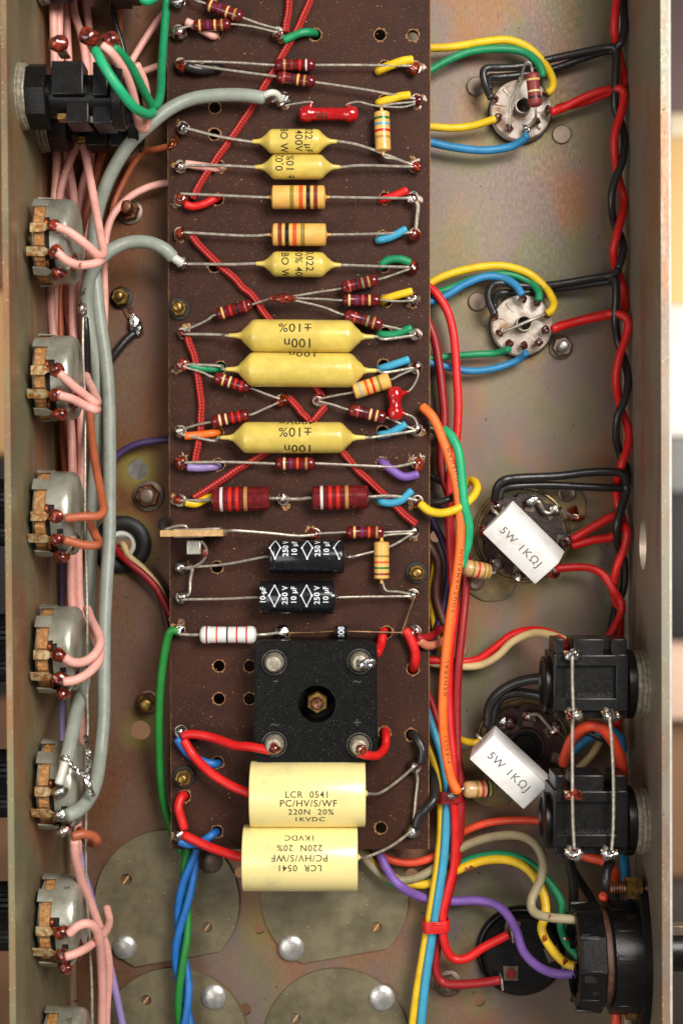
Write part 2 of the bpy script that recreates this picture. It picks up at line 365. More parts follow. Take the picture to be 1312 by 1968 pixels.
# ------------------------------------------------------------------ the bench far below, out of focus
def bench_box(name, label, cat, x0, x1, y0, y1, z, h, m):
    a = P(x0, y1, z); b = P(x1, y0, z)
    MB().box(((a.x+b.x)/2, (a.y+b.y)/2, z-h/2), (abs(b.x-a.x), abs(b.y-a.y), h), bev=3).obj(name, m, label=label, cat=cat)
ZB = -1200
fl = MB().box((0, 0, ZB-30), (5000, 5000, 20)).obj('workbench', mat('bench_wood', lin(150, 108, 76), .6, vscale=.01, var=.3), kind='structure')
bench_box('cream_sheet', 'blurred cream sheet lying beyond the right rim, topmost pale patch', 'sheet', 1281, 1420, 215, 262, ZB+20, 14, mat('cream_paper', lin(236, 220, 190), .8))
bench_box('tan_board', 'blurred orange tan board beyond the right rim, above the white sheets', 'board', 1270, 1440, 262, 585, ZB+22, 20, mat('tan_board', lin(240, 196, 130), .7))
bench_box('white_sheet', 'blurred white sheet beyond the right rim, below the orange tan board', 'sheet', 1270, 1440, 585, 838, ZB+21, 16, mat('white_paper', lin(244, 240, 228), .8))
bench_box('grey_box', 'blurred grey box beyond the right rim, just below the white sheet', 'box', 1270, 1440, 840, 945, ZB+40, 50, mat('grey_card', lin(130, 128, 124), .7))
bench_box('black_case', 'large blurred black case beyond the right rim, below the grey box', 'case', 1270, 1440, 945, 1228, ZB+40, 60, mat('black_case', lin(34, 28, 26), .6))
bench_box('pink_sheet', 'blurred pinkish sheet beyond the right rim, under the black case', 'sheet', 1270, 1440, 1230, 1384, ZB+20, 14, mat('pink_paper', lin(226, 190, 168), .8))
bench_box('dark_case', 'blurred dark purple brown case beyond the right rim at the top corner', 'case', 1270, 1440, -80, 214, ZB+30, 40, mat('purple_case', lin(104, 84, 80), .6))
bench_box('dark_tray', 'blurred dark tray beyond the right rim at the lower corner', 'tray', 1282, 1440, 1700, 2050, ZB+35, 44, mat('dark_tray', lin(62, 52, 46), .6))
bench_box('dark_box', 'blurred dark box beyond the left rim, behind the control knobs', 'box', -140, 40, 880, 1340, ZB+36, 44, mat('dark_box', lin(40, 34, 32), .6))
bench_box('tan_box', 'blurred tan box beyond the left rim near mid height', 'box', -140, 30, 560, 872, ZB+24, 20, mat('tan_box', lin(226, 176, 120), .7))

# ------------------------------------------------------------------ chassis
CH = thing('amplifier_chassis', 'open passivated steel amplifier chassis with floor and two long folded side walls', 'chassis', (0, 0, 0))
LB = lambda y: 97+(y/1968)*42; LR = lambda y: 11+(y/1968)*22; RB = lambda y: 1197+min(1, y/1000)*12; RR = lambda y: 1268+(y/1968)*4
ys = [-160+i*(2130+160)/24 for i in range(25)]
holes = [circp(x, y, r, 0) for (x, y, r) in ((265, 903, 20), (270, 1404, 19), (791, 1681, 12), (463, 1678, 12), (498, 1784, 11.5), (471, 1940, 12), (919, 1922, 13), (888, 1252, 9.5), (837, 1031, 11), (235, 1046, 33), (388, 1300, 8))]
out = [(P(LB(y), y, 0).x-1.2, P(0, y, 0).y) for y in ys]+[(P(RB(y), y, 0).x+1.2, P(0, y, 0).y) for y in reversed(ys)]
MB().plate(out, holes, -1.5, 0).obj('floor_panel', FLOORM, CH)
def side_wall(base, rim, sgn, th, m, holes=()):
    """sheet folded up from the floor with a small bend radius; sgn: +1 outside is +x"""
    zs = [(0, 0.0), (.35, .9), (1.2, 1.6), (60, 1.6)]
    def pt(y, w, off):
        b = P(base(y), y, 0); r = P(rim(y), y, 60); Y = b.y
        if w < 0: return Vector((b.x-sgn*1.2*0, Y, 0))
        x = b.x+(r.x-b.x)*(w/60); return Vector((x+sgn*off, Y, w))
    mb = MB()
    prof = [(-1.5, 0), (-1.1, .0), (0, 0)]
    uv = lambda u, v, w: pt(u, v, w)
    us = ys
    fn = lambda u, v, w: pt(u, v, w)
    o2 = [(us[0], 0.6), (us[-1], 0.6), (us[-1], 60), (us[0], 60)]
    # y is linear along the wall but the px lines are near straight, so split the outline for curvature
    o2 = [(u, .6) for u in us]+[(u, 60) for u in reversed(us)]
    mb.plate(o2, [list(h) for h in holes], 0, th, fn)
    # bend at the foot
    vs = []; fs = []
    for u in us:
        p = pt(u, 2.2, 0)
        for a in range(6):
            t = a/5*PI/2
            vs.append(Vector((p.x-sgn*1.6*(1-math.cos(t)), p.y, 2.2-1.6*math.sin(t)-.45)))
    n = len(us)
    for i in range(n-1):
        for a in range(5): fs.append((i*6+a, (i+1)*6+a, (i+1)*6+a+1, i*6+a+1))
    mb.add(vs, fs)
    return mb.obj('side_wall', m, CH, smooth=30)
lw = side_wall(LB, LR, -1, 1.55, WALLM)
# the empty jack hole in the right wall
hz, hy = 27, 1041
hole = [(hy+47*math.cos(2*PI*k/32), hz+6.6*math.sin(2*PI*k/32)) for k in range(32)]
rw = side_wall(RB, RR, 1, 2.0, WALLR, [hole])

vs = []; fs = []
for y in ys:
    q = P(RR(y), y, 60); Y = P(0, y, 0).y
    for a in ((2.0, 60.0), (2.25, 59.9), (2.65, 59.4), (2.7, 57), (2.0, 57)): vs.append(Vector((q.x+a[0], Y, a[1]+.03)))
for i in range(len(ys)-1):
    for k in range(5): fs.append((i*5+k, (i+1)*5+k, (i+1)*5+(k+1) % 5, i*5+(k+1) % 5))
MB().add(vs, fs).obj('sheared_edge', mat('lit_steel_edge', lin(236, 232, 222), .4, .2, vscale=.4, var=.15), CH)  # sheared bare steel, the light it catches put into its pale colour
MB().lathe((P(236, 0, -45).x, P(0, 935, -45).y, -70), (0, 0, 1), [(0, 17), (24, 17), (25, 16), (25, 0)], 48, cap=False).obj('can', ALUM, thing('metal_can', 'light metal can glimpsed through the round floor hole', 'can', (P(236, 0, -45).x, P(0, 935, -45).y, -70)))
def knob(py):
    c = P(0, py, 32); x1 = P(LR(py), py, 60).x-2.4; n = 36; vs = []; fs = []
    t = thing('control_knob', 'black fluted knob outside the left wall, ' + {985: 'topmost of the four', 1245: 'second knob from the top', 1505: 'knob above the bottom one', 1760: 'lowest of the row'}[py], 'knob', (x1, c.y, 32), 'black control knobs along the front')
    prof = [(0, 8.2), (1, 9), (9, 9), (10, 9.4), (11, 9.2), (12.5, 8.6), (13, 5)]
    for (d, r) in prof:
        for k in range(n*2):
            th = 2*PI*k/(n*2); rr = r*(1 if k % 2 else .95); vs.append(Vector((x1-d, c.y+rr*math.cos(th), 32+rr*math.sin(th))))
    m = n*2
    for i in range(len(prof)-1):
        for k in range(m): fs.append((i*m+k, i*m+(k+1) % m, (i+1)*m+(k+1) % m, (i+1)*m+k))
    fs.append(tuple(range(m))); fs.append(tuple((len(prof)-1)*m+k for k in range(m)))
    MB().add(vs, fs).obj('knob_body', BPLA, t, smooth=20)
    MB().lathe((x1+3, c.y, 32), (-1, 0, 0), [(0, 3), (3.2, 3)], 16).obj('shaft', BRASS, t)
for y in (985, 1245, 1505, 1760): knob(y)

# ------------------------------------------------------------------ capacitor-can mounting plates on the floor
def can_plate(px, py, rpx, a0, a1, label, rivets, slots, dull=()):
    c = P(px, py, 0); R = rpx*K; t = thing('mounting_plate', label, 'plate', (c.x, c.y, .1), 'round capacitor mounting plates on the chassis floor')
    pts = []
    n = 60
    for k in range(n+1):
        a = a1+(a0+2*PI-a1)*k/n; pts.append((c.x+R*math.cos(a), c.y-R*math.sin(a)))
    hl = [circp(x, y, r, 1) for x, y, r in slots]
    MB().plate(pts, hl, .05, 1.1).obj('plate', PLAT, t, smooth=30)
    for x, y, r in slots: MB().box(P(x, y, .15), (r*2*K*.98, .5, .3), Matrix.Rotation(math.radians(55), 3, 'Z')).obj('slot_strip', CARD, t)
    for (x, y, r) in rivets:
        q = P(x, y, 1); rr = r*K
        MB().lathe((q.x, q.y, 1.0), (0, 0, 1), [(0, rr), (.5, rr*.99), (1.0, rr*.85), (1.4, rr*.5), (1.5, 0)], 28, cap=False).obj('rivet', DULLR if (x, y) in dull else ALUM, t)
can_plate(322, 1732, 138, .75, 2.03, 'olive round mounting plate under the blue and green twisted wires, upper left', [(240, 1820, 23), (405, 1655, 23)], [(243, 1690, 11), (398, 1782, 10)], [(405, 1655)])
can_plate(643, 1722, 141, .78, 2.02, 'olive round mounting plate just below the lower cream capacitor, upper right', [(560, 1821, 25)], [(723, 1782, 10.5)])
can_plate(335, 2000, 142, 1.2, 1.9, 'olive round mounting plate cut by the bottom edge, lower left', [(411, 1915, 24)], [(281, 1922, 10)])
can_plate(646, 1998, 139, 1.2, 1.9, 'olive round mounting plate cut by the bottom edge, lower right', [(734, 1917, 25)], [(568, 1957, 10)])

# ------------------------------------------------------------------ loose hardware on the floor
def hexnut(label, px, py, rpx, m, z=0, h=3.2, bolt=2.0, bh=2.6, washer=None, rot=.2, cat='nut', group=None, tip=None):
    c = P(px, py, z); R = rpx*K*(D-z-h)/D
    t = thing('hex_nut', label, cat, c, group)
    if washer: MB().lathe(c, (0, 0, 1), [(0, R*washer), (.7, R*washer), (.8, R*washer*.96)], 28).obj('washer', DULLR if m is not BRASS else BRUB, t)
    n = 6; vs = []; fs = []
    for (zz, k) in ((.8, 1), (h-.5, 1), (h, .88)):
        for i in range(6):
            a = rot+i*PI/3; vs.append(c+Vector((R*k*math.cos(a), R*k*math.sin(a), zz)))
    for j in range(2):
        for i in range(6): fs.append((j*6+i, j*6+(i+1) % 6, (j+1)*6+(i+1) % 6, (j+1)*6+i))
    fs += [tuple(range(6))[::-1], tuple(range(12, 18))]
    MB().add(vs, fs).obj('nut', m, t, smooth=20)
    pr = [(0, bolt)]; k = 0
    while k < h+bh-.5: pr += [(k+.25, bolt), (k+.5, bolt*.88)]; k += .5
    pr += [(h+bh, bolt*.8), (h+bh+.15, bolt*.6)]
    MB().lathe(c+Vector((0, 0, .1)), (0, 0, 1), pr, 18).obj('bolt', tip or m, t)
    return t
hexnut('rusty nut and bolt on the floor beside the upper pink wire', 250, 407, 21, RUST, bolt=1.9, bh=5, washer=1.2, group='nuts on the chassis floor')
hexnut('clean brass nut and bolt on the floor left of the board, above the solder tag', 234, 573, 18, BRASS, bolt=1.2, bh=2.4, washer=1.22, group='nuts on the chassis floor')
hexnut('wide rusty nut with sunken bolt above the rubber grommet', 286, 953, 24, RUST, bolt=2.2, bh=1.4, washer=1.25, tip=DULLR, group='nuts on the chassis floor')
hexnut('rusty nut half hidden by the bright green wire', 285, 1350, 22, RUST, bolt=2.0, bh=3, washer=1.1, tip=BRASS, group='nuts on the chassis floor')
hexnut('steel nut with bright bolt end beside the second small tube socket', 1077, 668, 20, DULLR, bolt=1.5, bh=3, washer=1.15, tip=ALUM, group='nuts on the chassis floor')
hexnut('steel nut partly under the red wire near the bottom edge', 861, 1889, 20, DULLR, bolt=1.6, bh=1.5, washer=1.3, group='nuts on the chassis floor')
for lb, x, y in (('brass nut on the left edge of the brown board, above the first long yellow capacitor', 345, 594), ('brass nut on the right edge of the brown board, beside the upright tan resistor', 800, 1100), ('brass nut and bolt in the lower left of the brown board, near the cream capacitors', 354, 1492)):
    hexnut(lb, x, y, 17, BRASS, z=14, h=2.6, bolt=1.5, bh=2.6, washer=1.25, group='nuts on the brown board')

# rubber grommet
g = P(236, 1046, 0)
t = thing('rubber_grommet', 'large black rubber grommet in the floor with red and tan wires passing through', 'grommet', g)
MB().lathe(g, (0, 0, 1), [(.0, 4.2), (0, 8.3), (1.6, 8.3), (2.3, 7.6), (2.6, 6.4), (2.4, 5), (1.6, 4.2), (-1.4, 4.1)], 36, cap=False).obj('rubber_ring', BRUB, t)
MB().lathe(g+Vector((0, 0, -1.4)), (0, 0, 1), [(0, 4.15), (2.2, 4.0), (2.2, 2.8), (0, 2.8)], 30, cap=False).obj('liner', POLY, t)

# solder tag
c = P(258, 628, 0)
t = thing('solder_tag', 'solder tag bolted flat to the floor, heaped with bright solder', 'solder tag', c)
a = P(246, 590, .1); 
MB().plate([(P(x, y, 0).x, P(x, y, 0).y) for x, y in ((237, 594), (252, 586), (262, 605), (276, 630), (277, 642), (270, 649), (260, 645), (252, 625))], [], .05, .7).obj('tag_strip', RUST, t)
MB().blob(P(258, 622, 1.4), (1.6, 2.6, 1.2), 4, .5).blob(P(265, 634, 1), (1.5, 1.8, .8), 9, .4).obj('solder', SOLD, t)
# ------------------------------------------------------------------ the tag board
ZT = 14.0
BD = thing('tag_board', 'long dark brown phenolic component board screwed above the chassis floor', 'circuit board', P(575, 984, 11.6))
bx = lambda x, y: tuple(P(x, y, ZT)[:2])
bholes = [(730, 67), (793, 68), (606, 67), (417, 62), (413, 207), (412, 258), (421, 321), (418, 383), (412, 512), (739, 128), (739, 193), (739, 381), (735, 455), (737, 512), (742, 578), (740, 640), (424, 706), (737, 702), (735, 830), (418, 832), (735, 891), (420, 893), (733, 960), (417, 1090), (742, 1215), (793, 1286), (421, 1280), (421, 1343), (480, 1280), (480, 1343), (739, 1408), (790, 1412), (418, 1465), (417, 1598), (732, 1591), (355, 1530), (405, 130), (418, 130)]
hl = []
for i, (x, y) in enumerate(bholes):
    if i >= len(bholes)-1: continue
    c = P(x, y, ZT); r = 1.62 if i != len(bholes)-2 else 1.62
    n = 16; sx = 1.0
    if i == len(bholes)-2: sx = 1.9
    hl.append([(c.x+sx*r*math.cos(2*PI*k/n), c.y+r*math.sin(2*PI*k/n)) for k in range(n)])
yy = [-60+i*(1632+60)/12 for i in range(13)]
outl = [bx(322+(y/1634)*8, y) for y in yy]+[bx(826-(y/1634)*3, y) for y in reversed(yy)]
MB().plate(outl, hl, 11.6, ZT).obj('board_panel', BOARD, BD, smooth=20)
# paler sawn edge, a thin strip proud of the board sides
mb = MB()
for side in (0, 1):
    vs = []; fs = []; m = 160
    for i in range(m):
        y = -60+(1692)*i/(m-1); x = (322+(y/1634)*8) if side == 0 else (826-(y/1634)*3)
        p = P(x, y, ZT); s = -1 if side == 0 else 1; j = random.uniform(-.03, .1)
        vs += [p+Vector((s*.22+s*j*.6, 0, -2.2)), p+Vector((s*.16+s*j, 0, -.25)), p+Vector((-s*(.05+random.random()*.1), 0, .05))]
    for i in range(m-1):
        for k in range(2): fs.append((i*3+k, (i+1)*3+k, (i+1)*3+k+1, i*3+k+1))
    mb.add(vs, fs)
mb.obj('sawn_edge', RIM, BD, smooth=0)
for i, (x, y) in enumerate(bholes):
    c = P(x, y, ZT); n = 30; vs = []; fs = []; sx = 1.0
    if i == len(bholes)-1: continue
    if i == len(bholes)-2: sx = 1.75
    for k in range(n):
        a = 2*PI*k/n; r0 = 1.58; r1 = 1.72+random.random()**2*.55
        for r, z in ((r0, -.5), (r0, .05), (r1, .04+.1*random.random())): vs.append(c+Vector((sx*r*math.cos(a), r*math.sin(a), z)))
    for k in range(n):
        j = (k+1) % n
        for q in range(2): fs.append((k*3+q, j*3+q, j*3+q+1, k*3+q+1))
    MB().add(vs, fs).obj('hole_rim', RIM, BD, smooth=0)
# crumbs and dust on the board
mb = MB(); rnd = random.Random(3)
for i in range(1000):
    x = rnd.uniform(332, 818); y = rnd.uniform(0, 1625); p = P(x, y, ZT+.05)
    mb.blob(p, (.07+.25*rnd.random()**2.5, .07+.2*rnd.random()**2.5, .1), i, .6, 1)
mb.obj('dust_crumbs', CRUST, BD, kind='stuff')
mb = MB()
for i in range(90):
    x = rnd.uniform(332, 818); y = rnd.uniform(0, 1625); p = P(x, y, ZT+.08); a = rnd.uniform(0, 6.28); l = rnd.uniform(.5, 2.4); q = p+Vector((math.cos(a), math.sin(a), 0))*l
    mb.tube([p, (p+q)/2+Vector((rnd.uniform(-.5, .5), rnd.uniform(-.5, .5), .1)), q], .045, 4, 4, False)
mb.obj('lint_fibres', RIM, BD, kind='stuff')
# turrets: (x, y, look, blob stretch)
TUR = []
for x, y, k in ((345, 62, 'a'), (349, 125, 'm'), (353, 247, 's'), (348, 321, 'a'), (347, 385, 'a'), (347, 449, 'a'), (353, 507, 's'), (354, 640, 'a'), (350, 702, 'a'), (347, 829, 'a'), (349, 890, 'a'), (347, 962, 'a'), (349, 1090, 's'), (350, 1148, 's'), (345, 1211, 's'), (348, 1405, 's'), (346, 1604, 's'), (345, 4, 's'),
                 (797, 131, 'm'), (799, 194, 'm'), (797, 321, 'a'), (793, 381, 'a'), (796, 450, 'a'), (794, 514, 'm'), (795, 577, 'a'), (799, 643, 'p'), (799, 707, 'p'), (798, 827, 'a'), (801, 890, 'm'), (801, 963, 'a'), (793, 1023, 's'), (793, 1143, 's'), (797, 1213, 'p'), (797, 1473, 's'), (791, 1597, 's'),
                 (535, 66, 'p'), (546, 191, 's'), (541, 769, 'a'), (612, 769, 'a'), (544, 959, 'p'), (604, 1026, 'a'), (541, 1213, 's'), (411, -2, 'a')):
    TUR.append((x, y, k))
for i, (x, y, k) in enumerate(TUR):
    b = P(x, y, ZT)
    tu = MB().lathe(b, (0, 0, 1), [(.02, 1.75), (.35, 1.7), (.45, 1.15), (1.6, 1.05), (1.9, 1.45), (2.5, 1.45), (2.7, 1.2), (2.7, .55), (1.5, .5)], 20, cap=False).obj('turret', LEAD, BD)
    q = P(x, y, ZT+2.3); r = rnd.uniform(1.4, 1.8)
    mt = {'a': FLUX if i % 3 else FLUXM, 'm': FLUX, 's': SOLD, 'p': FLUXM}[k]
    MB().blob(q+Vector((rnd.uniform(-.3, .3), rnd.uniform(-.3, .3), 0)), (r*rnd.uniform(.95, 1.25), r*rnd.uniform(.9, 1.1), r*.95), i, .35, 3).obj('solder', mt, tu)
    for _ in range(rnd.choice((0, 1, 1, 2))):
        a = rnd.uniform(0, 6.28); e = b+Vector((math.cos(a)*1.6, math.sin(a)*1.6, .05)); vs = [e+Vector((0, 0, .25))]; n = 14
        for j in range(n):
            an = 2*PI*j/n; rr = rnd.uniform(.7, 1.9); vs.append(e+Vector((rr*math.cos(an), rr*math.sin(an), 0)))
        MB().add(vs, [(0, j+1, (j+1) % n+1) for j in range(n)]).obj('flux_crust', CRUST, tu)
# ------------------------------------------------------------------ resistors on the board
DOG = [(0, .3), (.015, .62), (.05, .9), (.1, 1), (.2, 1), (.27, .93), (.73, .93), (.8, 1), (.9, 1), (.95, .9), (.985, .62), (1, .3)]
CYL = [(0, .5), (.008, .86), (.03, 1), (.97, 1), (.992, .86), (1, .5)]
def prof_r(pr, t):
    for (a, r), (b, q) in zip(pr, pr[1:]):
        if a <= t <= b: return r+(q-r)*(t-a)/max(1e-6, b-a)
    return pr[-1][1]
def resistor(label, a, b, dpx, bands, la, lb, body=MARO, pr=DOG, z=17.6, za=None, zb=None, group='carbon resistors on the brown board', bw=.055, lead=LEAD, lr=.33, cone=0, name='resistor', cat='resistor', irregular=0):
    A = P(a[0], a[1], za or z); B = P(b[0], b[1], zb or z); L = (B-A).length; d = (B-A).normalized(); mid = (A+B)/2
    R = dpx*K*(D-z)/D/2
    t = thing(name, label, cat, (mid.x, mid.y, mid.z-R), group)
    mb = MB(); mb.lathe(A, d, [(u*L, r*R) for u, r in pr], 24)
    if cone:
        for p, s in ((A, -1), (B, 1)): mb.lathe(p-d*s*.2, d*s, [(0, .55*R), (.5, .45), (cone, .42)], 14)
    mb.obj('body', body, t, smooth=50)
    for u, c in bands:
        ww = bw if c != 'W' else bw*.8; n = 6; wob = random.uniform(-.004, .004)
        pts = [((u-ww/2+ww*i/n+wob)*L, prof_r(pr, u-ww/2+ww*i/n)*R+.035) for i in range(n+1)]
        pts = [(pts[0][0], pts[0][1]-.06)]+pts+[(pts[-1][0], pts[-1][1]-.06)]
        MB().lathe(A, d, pts, 24, cap=False).obj('colour_band', bandm(c), t, smooth=60)
    for st, pts in ((A, la), (B, lb)):
        if not pts: continue
        s = -1 if st is A else 1
        q = [st-d*s*.3, st+d*s*1.1]+pp(pts, ZT+3.3)
        mb = MB(); mb.tube(q, lr, 8, 5); mb.obj('lead', lead, t)
    return t
def fr(bands, a, b):      # band x positions in photo px -> fractions along the body
    return [((x-a)/(b-a), c) for x, c in bands]
resistor('topmost slanting maroon resistor cut close to the top edge, yellow violet yellow bands', (396, 7), (467, 34), 24, [(.14, 'Y'), (.38, 'V'), (.58, 'Y'), (.78, 'G')], [(375, 0), (345, -16, 14)], [(500, 46), (533, 55)])
resistor('maroon resistor in the top left, level, its left end crossing a pink wire', (371, 50), (444, 47), 23, [(.18, 'Y'), (.4, 'V'), (.58, 'Y'), (.76, 'G')], [(345, 55)], [(490, 52), (535, 63)])
resistor('upper of two maroon resistors that share the dark turret at far left, silver end band', (528, 125), (606, 125), 23, [(.24, 'G'), (.42, 'N'), (.62, 'R'), (.77, 'W')], [(440, 120), (350, 118)], [(700, 125), (795, 127)], lr=.38)
resistor('lower of two maroon resistors that share the dark turret at far left, black second band', (531, 147), (606, 158), 23, [(.2, 'P'), (.4, 'K'), (.56, 'Y'), (.72, 'G')], [(440, 135), (350, 122)], [(700, 172), (797, 190)], lr=.38)
resistor('tan resistor standing upright in the photo at upper right, green blue red gold bands', (733, 215), (736, 291), 30, [(.18, 'H'), (.33, 'B'), (.5, 'R'), (.66, 'G')], [(733, 205), (750, 200), (797, 196)], [(737, 298), (741, 303), (760, 306), (797, 319)], ORNG, CYL, bw=.065, cone=1.2)
resistor('fat orange resistor under the short yellow capacitors, brown band at its right end', (522, 379), (625, 379), 45, [(.38, 'L'), (.545, 'O'), (.68, 'K'), (.82, 'N')], [(480, 378), (347, 372)], [(700, 380), (793, 381)], ORNG, CYL, z=18.2, bw=.075, cone=1.4, lr=.4)
resistor('fat orange resistor with smudged orange band, brown band at its left end', (523, 451), (627, 451), 43, [(.15, 'N'), (.28, 'K'), (.42, 'O'), (.57, 'L')], [(470, 453), (347, 446)], [(700, 450), (796, 447)], ORNG, CYL, z=18.2, bw=.075, cone=1.4, lr=.4)
resistor('slanting maroon resistor left of the red solder joint, above the first long yellow capacitor', (416, 605), (485, 585), 24, [(.18, 'Y'), (.4, 'R'), (.58, 'K'), (.8, 'P')], [(395, 617), (354, 636)], [(500, 580), (522, 573, 20)])
resistor('top one of three maroon resistors fanning right from the red joint', (656, 554), (726, 537), 24, [(.22, 'P'), (.4, 'K'), (.58, 'E'), (.74, 'G')], [(620, 560), (560, 570, 20)], [(750, 530), (794, 514)])
resistor('middle one of three maroon resistors fanning right, yellow violet bands', (658, 577), (731, 577), 23, [(.18, 'C'), (.37, 'V'), (.53, 'P'), (.71, 'Y')], [(620, 575), (560, 573, 20)], [(760, 579), (795, 578)])
resistor('lowest one of three maroon resistors fanning right from the red joint', (661, 605), (735, 625), 24, [(.28, 'P'), (.44, 'K'), (.61, 'E'), (.77, 'G')], [(620, 590), (560, 576, 20)], [(765, 632), (799, 642)])
resistor('slanting maroon resistor under the left end of the second long capacitor', (411, 725), (481, 746), 24, [(.27, 'Y'), (.44, 'C'), (.6, 'R'), (.76, 'R')], [(390, 716), (350, 704)], [(510, 757), (541, 768)])
resistor('slanting maroon resistor over the left end of the third long capacitor', (406, 811), (479, 797), 24, [(.24, 'C'), (.4, 'C'), (.57, 'R'), (.73, 'R')], [(380, 816), (347, 826)], [(510, 785), (541, 771)])
resistor('slanting orange resistor near the right end of the second long capacitor', (679, 753), (749, 730), 31, [(.18, 'S'), (.36, 'O'), (.53, 'R'), (.7, 'L')], [(650, 759), (612, 767)], [(770, 720), (799, 708)], ORNG, CYL, bw=.07)
resistor('slanting maroon resistor below the orange one at right, pale gold end bands', (669, 787), (742, 803), 24, [(.25, 'P'), (.42, 'K'), (.58, 'C'), (.74, 'Y')], [(640, 778), (612, 771)], [(770, 815), (798, 826)])
resistor('level maroon resistor just below the third long yellow capacitor', (529, 891), (606, 891), 25, [(.23, 'C'), (.39, 'V'), (.56, 'O'), (.77, 'G')], [(440, 888), (349, 889)], [(720, 896), (760, 897), (801, 888)], lr=.4)
resistor('large maroon resistor with white and red bands, left one of the pair', (408, 960), (519, 958), 47, [(.17, 'W'), (.31, 'R'), (.44, 'R'), (.58, 'G')], [(385, 962), (347, 962)], [(530, 958), (544, 957)], pr=CYL, z=18.2, bw=.06, lr=.45, group='large maroon resistors')
resistor('large maroon resistor with white and red bands, right one of the pair', (599, 957), (708, 955), 46, [(.18, 'W'), (.33, 'R'), (.46, 'R'), (.62, 'G')], [(575, 959), (544, 959)], [(740, 953), (770, 955), (801, 962)], pr=CYL, z=18.2, bw=.06, lr=.45, group='large maroon resistors')
resistor('level maroon resistor at the right end of the thin tan card capacitor wire', (665, 1023), (738, 1023), 24, [(.22, 'Y'), (.41, 'V'), (.6, 'O'), (.8, 'G')], [(640, 1024), (604, 1026)], [(765, 1022), (793, 1021)])
resistor('tan resistor standing upright in the photo beside the black capacitors', (733, 1041), (733, 1113), 29, [(.38, 'L'), (.55, 'O'), (.7, 'H'), (.86, 'N')], [(733, 1033), (745, 1028), (793, 1025)], [(735, 1120), (742, 1135), (765, 1137), (793, 1143)], ORNG, CYL, bw=.055, cone=1.3)
resistor('white resistor with orange, black and red rings above the black bridge block', (384, 1220), (493, 1220), 34, [(.13, 'N'), (.31, 'O'), (.49, 'K'), (.66, 'R'), (.83, 'R')], [(365, 1220), (345, 1219)], [(515, 1219), (541, 1215)], WHIB, [(0, .3), (.015, .7), (.05, .95), (.1, 1), (.16, 1), (.2, .93), (.8, .93), (.84, 1), (.9, 1), (.95, .95), (.985, .7), (1, .3)], bw=.028, lr=.42)
# diode
t = resistor('small black diode lying on the long bare lead right of the white resistor', (642, 1214), (668, 1214), 22, [], [(600, 1216), (541, 1217)], [(720, 1215), (771, 1216), (773, 1213), (797, 1146)], SLEE, CYL, lead=mat('brown_lead', lin(140, 108, 78), .35, .8, var=.4), lr=.36, name='diode', cat='diode', group='small parts')
zz = 17.6; r = 22*K*(D-zz)/D/2+.04
def wrap(c, u, w, r):
    """map text onto a cylinder: u axis direction, w the direction text height runs round the body"""
    c = Vector(c); u = Vector(u).normalized(); w = Vector(w).normalized()
    def f(a, b):
        th = b/r
        return c+u*a+w*(r*math.sin(th))+Vector((0, 0, 1))*(r*math.cos(th))
    return f
def wrap_round(c, u, w, r):
    """text line runs round the body along w, text height along the axis u"""
    c = Vector(c); u = Vector(u).normalized(); w = Vector(w).normalized()
    def f(a, b):
        th = a/r
        return c+u*b+w*(r*math.sin(th))+Vector((0, 0, 1))*(r*math.cos(th))
    return f
MB().text('008', 2.4, wrap_round(P(656, 1214, zz), (-1, 0, 0), (0, 1, 0), r), .3, bold=.03).obj('print', WINK, t, smooth=0)

# ------------------------------------------------------------------ yellow mustard capacitors
def mustard(label, a, b, dpx, la, lb, z, prints=(), group='yellow film capacitors', tail=5.0):
    A = P(a[0], a[1], z); B = P(b[0], b[1], z); L = (B-A).length; d = (B-A).normalized(); R = dpx*K*(D-z)/D/2; mid = (A+B)/2
    t = thing('film_capacitor', label, 'capacitor', (mid.x, mid.y, mid.z-R), group)
    c = R*.52
    pr = [(-tail, .42), (-tail+.2, .55), (-tail*.45, .72), (-tail*.2, 1.1), (-.3, R*.42), (c*.3, R*.62), (c*.75, R*.88), (c*1.05, R*.975), (c*1.4, R), (L/2, R*1.005), (L-c*1.4, R), (L-c*1.05, R*.975), (L-c*.75, R*.88), (L-c*.3, R*.62), (L+.3, R*.42), (L+tail*.2, 1.1), (L+tail*.45, .72), (L+tail-.2, .55), (L+tail, .42)]
    MB().lathe(A, d, pr, 40).obj('body', MUST, t, smooth=60)
    for (txt, size, mode, px, py, ang) in prints:
        # px: place along the body; ang: angle round the body (degrees, + towards the bottom of the photo)
        u0 = P(px, a[1], z).x; c0 = A+d*((u0-A.x)/d.x); rr = R+.05; off = math.radians(ang)*rr
        s = Vector((0, 1, 0))
        if mode == 'flip': f0 = wrap(c0, -d, -s, rr); f = (lambda f0, off: lambda p, q: f0(p, q+off))(f0, off)
        elif mode == 'down': f0 = wrap_round(c0, d, -s, rr); f = (lambda f0, off: lambda p, q: f0(p+off, q))(f0, off)
        elif mode == 'up': f0 = wrap_round(c0, -d, s, rr); f = (lambda f0, off: lambda p, q: f0(p-off, q))(f0, off)
        MB().text(txt, size, f, .35, bold=.02, spacing=1.05).obj('print', BLINK, t, smooth=0)
    for st, pts, s in ((A, la, -1), (B, lb, 1)):
        q = [st+d*s*(tail-1), st+d*s*(tail+.6)]+pp(pts, ZT+3.4)
        MB().tube(q, .42, 8, 5).obj('lead', LEAD, t)
    return t
